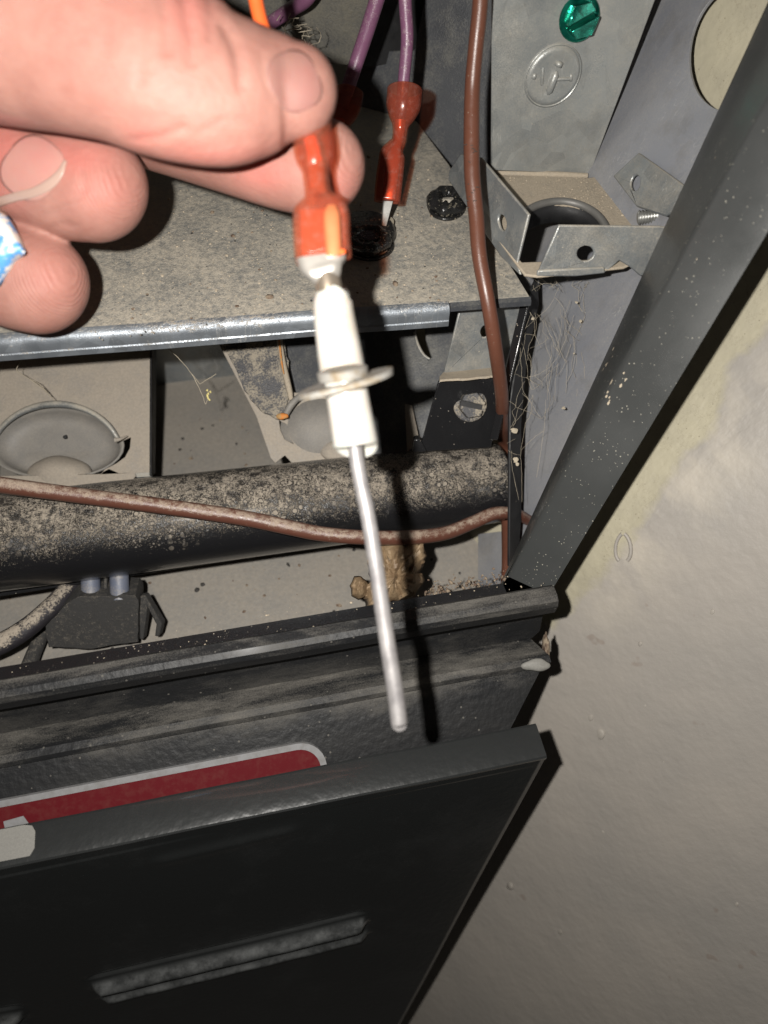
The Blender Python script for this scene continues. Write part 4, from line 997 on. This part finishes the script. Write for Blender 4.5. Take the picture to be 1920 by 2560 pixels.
# ------------------------------------------------------------------ flame sensor
ZK = 1.12
fs = thing('flame_sensor', 'white ceramic flame sensor with a long bent steel rod, held upright by the hand', 'flame sensor', P(860, 950, 150))
ZS = 148
loft('crimp_shoulder', [(803, 642, 145, 62, 20, 3.5), (806, 664, 145, 57, 20, 3.2), (812, 682, 145, 44, 20, 3), (818, 700, 146, 34, 20, 2.4), (820, 706, 146, 32, 22, 2.2)], M['tin'], fs, 32, 4)
loft('metal_stub', [(816, 690, 146, 33, 33, 2), (823, 725, 146, 33, 33, 2), (829, 765, 146.5, 33, 33, 2)], M['stub'], fs, 32, 4)
up_c = loft('ceramic_body', [(832, 752, 146.5, 44, 44, 2), (832, 756, 146.5, 48.5, 48.5, 2), (835, 790, 147, 51, 51, 2), (844, 850, 147.5, 54, 54, 2), (852, 900, 148, 56, 56, 2), (856, 925, 148, 56, 56, 2)], M['ceramic'], fs, 48, 6)
loft('ceramic_body', [(862, 950, 148.5, 52, 52, 2), (872, 1010, 149.2, 53.5, 53.5, 2), (884, 1080, 150, 55.5, 55.5, 2), (889, 1110, 150.4, 56, 56, 2), (889.6, 1115, 150.4, 52, 52, 2)], M['ceramic'], fs, 48, 6)
axd = (P(889, 1115, 150.4) - P(832, 756, 146.5)).normalized()
fn = (-axd + CZ * .18).normalized()
lathe('collar_nut', P(857, 934, 148.2), fn, [(5.0, -1.2), (5.7, -1.0), (5.75, .9), (5.2, 1.2), (4.6, 1.25)], M['flangezinc'], fs, 40)
# oblong mounting flange
bm = bmesh.new(); c0 = P(863, 951, 148.6); fu = (CX - fn * CX.dot(fn)).normalized(); fv = fn.cross(fu)
out = []
for i in range(48):
    a = 2 * math.pi * i / 48; rx = .0110 ; ry = .0082
    out.append(c0 + fu * rx * math.copysign(abs(math.cos(a)) ** .85, math.cos(a)) + fv * ry * math.copysign(abs(math.sin(a)) ** .85, math.sin(a)) + fn * (.0013 * math.cos(a)))
prism_bm(bm, out, fn * -.0013); from_bm('mounting_flange', bm, M['flangezinc'], fs, 35, .0004)
tube('sensor_rod', [(886, 1105, 150.4, 18.5), (892, 1150, 150.8, 18.5), (902, 1206, 151.2, 18.5), (918, 1279, 151.8, 18.8), (938, 1400, 152.6, 19.2), (957, 1530, 153.4, 19.8), (977, 1660, 154, 20.6), (990, 1740, 154.4, 21), (997, 1800, 154.6, 21), (998, 1808, 154.6, 20), (998.6, 1813, 154.6, 16)], M['rod'], fs, 28, 8)

# ------------------------------------------------------------------ orange lead with the red terminal on the sensor
ow = thing('orange_wire', 'orange wire with the red terminal pinched between thumb and finger', 'wire', P(785, 400, 148))
tube('wire_sheath', [(612, -150, 150, 19), (632, -40, 158, 18.5), (648, 40, 160, 18), (672, 110, 160, 18), (710, 200, 157, 18), (752, 290, 151, 18), (780, 360, 148, 18), (788, 400, 147, 17)], M['orange'], ow, 18, 8)
red_conn(ow, None, None, [(778, 300, 149, 50, 40, 2), (780, 330, 149, 51, 40, 2), (785, 372, 148.5, 52, 40, 2), (787, 398, 148, 48, 38, 2), (790, 425, 148, 37, 31, 2), (791, 445, 147.5, 34, 29, 2), (795, 480, 147, 34, 29, 2), (799, 498, 147, 44, 29, 2.3), (802, 515, 146.5, 62, 29, 2.8), (803, 540, 146, 71, 29, 3.4), (804, 590, 146, 71, 29, 3.6), (807, 630, 146, 71, 29, 3.6), (809, 645, 145.6, 70, 28, 3.6)], 'red_near')
loft('crimp_barrel', [(784, 390, 148.5, 22, 20, 2), (788, 420, 148, 24, 19, 2), (794, 478, 147, 22, 16, 2)], M['copper'], ow, 24, 5)
for (x, a_) in ((26, 20),):
    loft('rolled_spade_edge', [(803 + x, 515, 143.6, a_ * .6, 6, 2.2), (803 + x, 540, 143.3, a_, 9, 2.4), (806 + x, 600, 143.3, a_, 9, 2.4), (809 + x, 640, 143.3, a_ * .95, 8, 2.4)], M['copper'], ow, 20, 4)
slab('spade_plate', [(748, 520), (858, 516), (864, 640), (754, 650)], Plane((748, 520, 146.8), (858, 516, 146.8), (754, 650, 146.6)), .8, M['copper'], ow)
slab('orange_glint_edge', [(818, 628), (862, 622), (864, 632), (820, 638)], Plane((818, 628, 142.9), (862, 624, 142.9), (820, 640, 142.8)), .5, M['orange'], ow)  # orange slab added as a glint along the terminal's lower rim

# ------------------------------------------------------------------ hand
def build_hand():
    bm_all = bmesh.new()
    def limb(secs, n=10, seg=40):
        c = cr(secs, n); W_ = [P(*q[:3]) for q in c]; rings = []
        last = c[-1]; k = last[2] * ZK / F / 1000
        # rounded fingertip: extra shrinking rings past the last section
        t = (W_[-1] - W_[-2]).normalized(); ra, rb = last[3] * k, last[4] * k
        full = [(W_[i], q[3] * q[2] * ZK / F / 1000, q[4] * q[2] * ZK / F / 1000) for i, q in enumerate(c)]
        ln = last[5] if len(last) > 5 else 1
        for a in np.linspace(.12, 1.5, 12): full.append((W_[-1] + t * ra * math.sin(a) * ln, ra * math.cos(a), rb * math.cos(a)))
        for i, (p, a_, b_) in enumerate(full):
            tt = (full[min(i + 1, len(full) - 1)][0] - full[max(i - 1, 0)][0]).normalized()
            dep = (CZ - tt * CZ.dot(tt)).normalized(); sd = tt.cross(dep)
            rings.append([p + sd * a_ * math.cos(x) + dep * b_ * math.sin(x) for x in [2 * math.pi * j / seg for j in range(seg)]])
        V = [[bm_all.verts.new(q) for q in r] for r in rings]
        for a, b in zip(V, V[1:]):
            for i in range(seg): bm_all.faces.new((a[i], a[(i + 1) % seg], b[(i + 1) % seg], b[i]))
        bm_all.faces.new(V[0]); bm_all.faces.new(V[-1])
    # thumb: px, py, z, half width, half depth, tip length factor
    limb([(-420, -60, 168, 330, 300, 1), (-180, -10, 160, 300, 270, 1), (0, 40, 144, 258, 230, 1), (160, 82, 141, 238, 200, 1), (300, 126, 140, 222, 180, 1), (400, 168, 140, 216, 165, 1), (480, 198, 141, 205, 150, 1), (560, 222, 143, 188, 142, 1), (640, 228, 145, 160, 128, 1), (700, 228, 146, 134, 110, 1), (738, 230, 146, 115, 96, .92)])
    # index finger, behind the connector
    limb([(60, 130, 188, 190, 170, 1), (260, 220, 184, 160, 150, 1), (430, 290, 178, 140, 135, 1), (580, 350, 172, 128, 122, 1), (690, 392, 168, 122, 112, 1), (760, 410, 166, 120, 108, 1), (800, 418, 165, 116, 104, .98)])
    # middle finger
    limb([(-260, 300, 182, 165, 150, 1), (-120, 340, 180, 150, 140, 1), (20, 400, 176, 140, 132, 1), (120, 440, 173, 138, 128, 1), (190, 460, 171, 138, 124, 1), (236, 468, 170, 134, 118, 1.0)])
    # ring finger
    limb([(-300, 560, 184, 150, 140, 1), (-160, 610, 182, 140, 135, 1), (-40, 660, 180, 134, 126, 1), (40, 692, 178, 130, 120, 1), (92, 706, 177, 128, 116, 1.0)])
    # little finger and palm outside the frame
    limb([(-420, 760, 190, 130, 120, 1), (-300, 840, 188, 118, 110, 1), (-180, 890, 186, 108, 100, 1.0)])
    limb([(-700, 100, 215, 420, 300, 1), (-480, 260, 205, 420, 300, 1), (-330, 420, 200, 360, 260, 1), (-280, 560, 198, 300, 220, .8)])
    bmesh.ops.recalc_face_normals(bm_all, faces=bm_all.faces)
    me = bpy.data.meshes.new('raw'); bm_all.to_mesh(me); bm_all.free()
    o = bpy.data.objects.new('raw', me); COL.objects.link(o)
    r = o.modifiers.new('r', 'REMESH'); r.mode = 'VOXEL'; r.voxel_size = .00062
    s = o.modifiers.new('s', 'SMOOTH'); s.factor = .6; s.iterations = 9
    dg = bpy.context.evaluated_depsgraph_get(); me2 = bpy.data.meshes.new_from_object(o.evaluated_get(dg)); bpy.data.objects.remove(o); bpy.data.meshes.remove(me)
    nV = len(me2.vertices); co = np.empty(nV * 3); me2.vertices.foreach_get('co', co); co = co.reshape(-1, 3)
    no = np.empty(nV * 3); me2.vertex_normals.foreach_get('vector', no); no = no.reshape(-1, 3)
    d = co - np.array(CAM); zz = -d @ np.array(CZ); px = 960 + F * (d @ np.array(CX)) / zz; py = 1280 - F * (d @ np.array(CY)) / zz; zz *= 1000 / ZK
    face = np.clip(no @ np.array(CZ) * 1.5, 0, 1)
    disp = np.zeros(nV); flush = np.zeros(nV); ridge = np.zeros(nV)
    def crease(pl, wpx, mm, zlo, zhi, shape=0):
        nonlocal disp
        best = np.full(nV, 1e9)
        for (ax, ay), (bx, by) in zip(pl, pl[1:]):
            t = np.clip(((px - ax) * (bx - ax) + (py - ay) * (by - ay)) / ((bx - ax) ** 2 + (by - ay) ** 2), 0, 1)
            best = np.minimum(best, np.hypot(px - ax - t * (bx - ax), py - ay - t * (by - ay)))
        g = np.exp(-(best / wpx) ** 2) * face * (zz > zlo) * (zz < zhi)
        disp -= g * mm * .8 / 1000; return g
    # thumb back folds and the fold round the nail
    crease([(452, -30), (470, 40), (482, 100), (478, 150)], 16, .75, 90, 156)
    crease([(398, -30), (415, 60), (420, 130)], 14, .5, 90, 156)
    crease([(520, -20), (528, 40), (522, 90)], 12, .45, 90, 156)
    crease([(560, 62), (585, 110), (600, 165), (602, 215)], 16, .95, 90, 156)
    crease([(340, 20), (352, 110), (350, 200)], 20, .35, 90, 156)
    crease([(250, 0), (262, 120)], 22, .3, 90, 156)
    crease([(335, 352), (400, 345), (455, 322)], 12, .7, 90, 175)
    crease([(500, 330), (560, 300), (640, 300)], 10, .25, 90, 156)
    crease([(470, 380), (560, 360), (650, 345)], 8, .2, 90, 156)
    crease([(655, 140), (662, 200), (685, 255), (712, 280)], 10, .3, 90, 156)
    # middle and ring finger folds
    crease([(120, 578), (150, 560), (190, 566)], 9, .4, 140, 190)
    crease([(205, 428), (212, 470), (180, 510), (110, 540)], 10, .35, 140, 190)
    def blobf(cx, cy, a, b, amt, zlo, zhi):
        nonlocal flush
        flush = np.maximum(flush, amt * np.exp(-((px - cx) / a) ** 2 - ((py - cy) / b) ** 2) * (zz > zlo) * (zz < zhi))
    blobf(470, 15, 60, 90, .35, 90, 156); blobf(360, 330, 60, 50, .35, 90, 175); blobf(520, 390, 160, 40, .35, 90, 156)
    blobf(660, 430, 70, 45, .55, 150, 200); blobf(620, 400, 60, 40, .6, 150, 200); blobf(840, 470, 60, 60, .3, 150, 200)
    blobf(180, 390, 130, 60, .5, 140, 200); blobf(250, 470, 80, 60, .35, 140, 200); blobf(20, 400, 60, 120, .6, 140, 200); blobf(120, 690, 70, 60, .2, 140, 200)
    blobf(290, 140, 120, 160, .12, 90, 160)
    for (cx, cy, a, b, zl, zh) in ((800, 420, 130, 120, 155, 200), (260, 520, 110, 110, 150, 190), (120, 740, 120, 110, 150, 200)):
        ridge = np.maximum(ridge, np.clip(1.6 * np.exp(-((px - cx) / a) ** 2 - ((py - cy) / b) ** 2), 0, 1) * (zz > zl) * (zz < zh))
    co += no * disp[:, None]
    me2.vertices.foreach_set('co', co.reshape(-1)); me2.update()
    me2.attributes.new('flush', 'FLOAT', 'POINT').data.foreach_set('value', flush.astype(np.float32))
    me2.attributes.new('ridge', 'FLOAT', 'POINT').data.foreach_set('value', ridge.astype(np.float32))
    me2.name = 'hand'
    h = link('hand', me2, M['skin'], None, 180)
    setp(h, 'bare hand from the upper left, pinching the red terminal between thumb and forefinger', 'hand')
    return h
hand = build_hand()
mh = hand.data
bvh = BVHTree.FromPolygons([v.co for v in mh.vertices], [tuple(p.vertices) for p in mh.polygons])
def nail(cx, cy, a, b, rot, lift, thick, mat, name, dome=.0, na=14, nr=10, e=2.6, crop=None):
    """plate over the hand surface: superellipse outline"""
    bm = bmesh.new(); R = []; r = math.radians(rot)
    for i in range(nr + 1):
        s = i / nr; row = []
        for j in range(na * 4):
            t = 2 * math.pi * j / (na * 4); x = math.copysign(abs(math.cos(t)) ** (2 / e), math.cos(t)) * a * s; y = math.copysign(abs(math.sin(t)) ** (2 / e), math.sin(t)) * b * s
            px = cx + x * math.cos(r) - y * math.sin(r); py = cy + x * math.sin(r) + y * math.cos(r)
            d = ray(px, py).normalized(); hit, nrm, _, _ = bvh.ray_cast(CAM, d)
            if hit is None: hit = CAM + d * .14; nrm = CZ
            f = 1 - s ** 4
            row.append(bm.verts.new(hit + nrm * (lift * (.35 + .65 * f) + dome * (1 - s * s)) / 1000))
        R.append(row)
    for A, B in zip(R, R[1:]):
        for j in range(na * 4):
            try: bm.faces.new((A[j], A[(j + 1) % (na * 4)], B[(j + 1) % (na * 4)], B[j]))
            except ValueError: pass
    bmesh.ops.remove_doubles(bm, verts=bm.verts, dist=1e-6)
    bmesh.ops.smooth_vert(bm, verts=bm.verts, factor=.5, use_axis_x=True, use_axis_y=True, use_axis_z=True)
    o = from_bm(name, bm, mat, hand, 80); s = o.modifiers.new('thickness', 'SOLIDIFY'); s.thickness = thick / 1000; return o
nail(736, 203, 64, 80, -24, .04, .08, M['nail'], 'thumbnail', .1)
nail(80, 420, 74, 82, 38, .05, .1, M['nail2'], 'fingernail', .14)
# pale free edge of the middle fingernail
def crescent(outer, inner, lift, mat, name):
    A = cr(outer, 8); B = cr(inner, 8); bm = bmesh.new(); R = []
    for i in range(min(len(A), len(B))):
        row = []
        for k_ in range(7):
            t = k_ / 6; x = A[i][0] + (B[i][0] - A[i][0]) * t; y = A[i][1] + (B[i][1] - A[i][1]) * t
            hit, nrm, _, _ = bvh.ray_cast(CAM, ray(x, y).normalized())
            if hit is None: hit = P(x, y, 165); nrm = CZ
            row.append(bm.verts.new(hit + nrm * (lift * (.5 + .5 * math.sin(math.pi * (.25 + .6 * t)))) / 1000))
        R.append(row)
    for a, b in zip(R, R[1:]):
        for j in range(6): bm.faces.new((a[j], a[j + 1], b[j + 1], b[j]))
    o = from_bm(name, bm, mat, hand, 80); s = o.modifiers.new('thickness', 'SOLIDIFY'); s.thickness = .0004; return o
crescent([(168, 404), (158, 438), (134, 470), (92, 492), (45, 502), (0, 516), (-30, 528)], [(161, 400), (143, 428), (114, 452), (80, 470), (40, 480), (0, 492), (-30, 504)], .35, M['nail_tip'], 'nail_free_edge')
# bandage
bd = thing('adhesive_bandage', 'white bandage with blue print round a curled finger at the left edge', 'bandage', P(10, 620, 160))
bm = bmesh.new(); G = []
outl = [(-90, 500, -90, 760), (-40, 508, -40, 745), (0, 522, 0, 718), (22, 540, 22, 690), (45, 578, 40, 664), (66, 622, 58, 645)]
rows = cr([o_2 for o_2 in outl], 5)
for q in rows:
    row = []
    for t in np.linspace(0, 1, 14):
        x = q[0] + (q[2] - q[0]) * t; y = q[1] + (q[3] - q[1]) * t
        zc = 168 - 9 * math.sin(math.pi * t) * .6 - (66 - x) * .02 + 1.2 * noise.noise(Vector((x * .03, y * .03, 0)))
        row.append(bm.verts.new(P(x, y, zc)))
    G.append(row)
for a, b in zip(G, G[1:]):
    for j in range(13): bm.faces.new((a[j], a[j + 1], b[j + 1], b[j]))
o = from_bm('bandage_strip', bm, M['bandage'], bd, 60); s = o.modifiers.new('thickness', 'SOLIDIFY'); s.thickness = .001

S.render.engine = 'CYCLES'
S.cycles.use_denoising = True
S.cycles.max_bounces = 8; S.cycles.transparent_max_bounces = 12
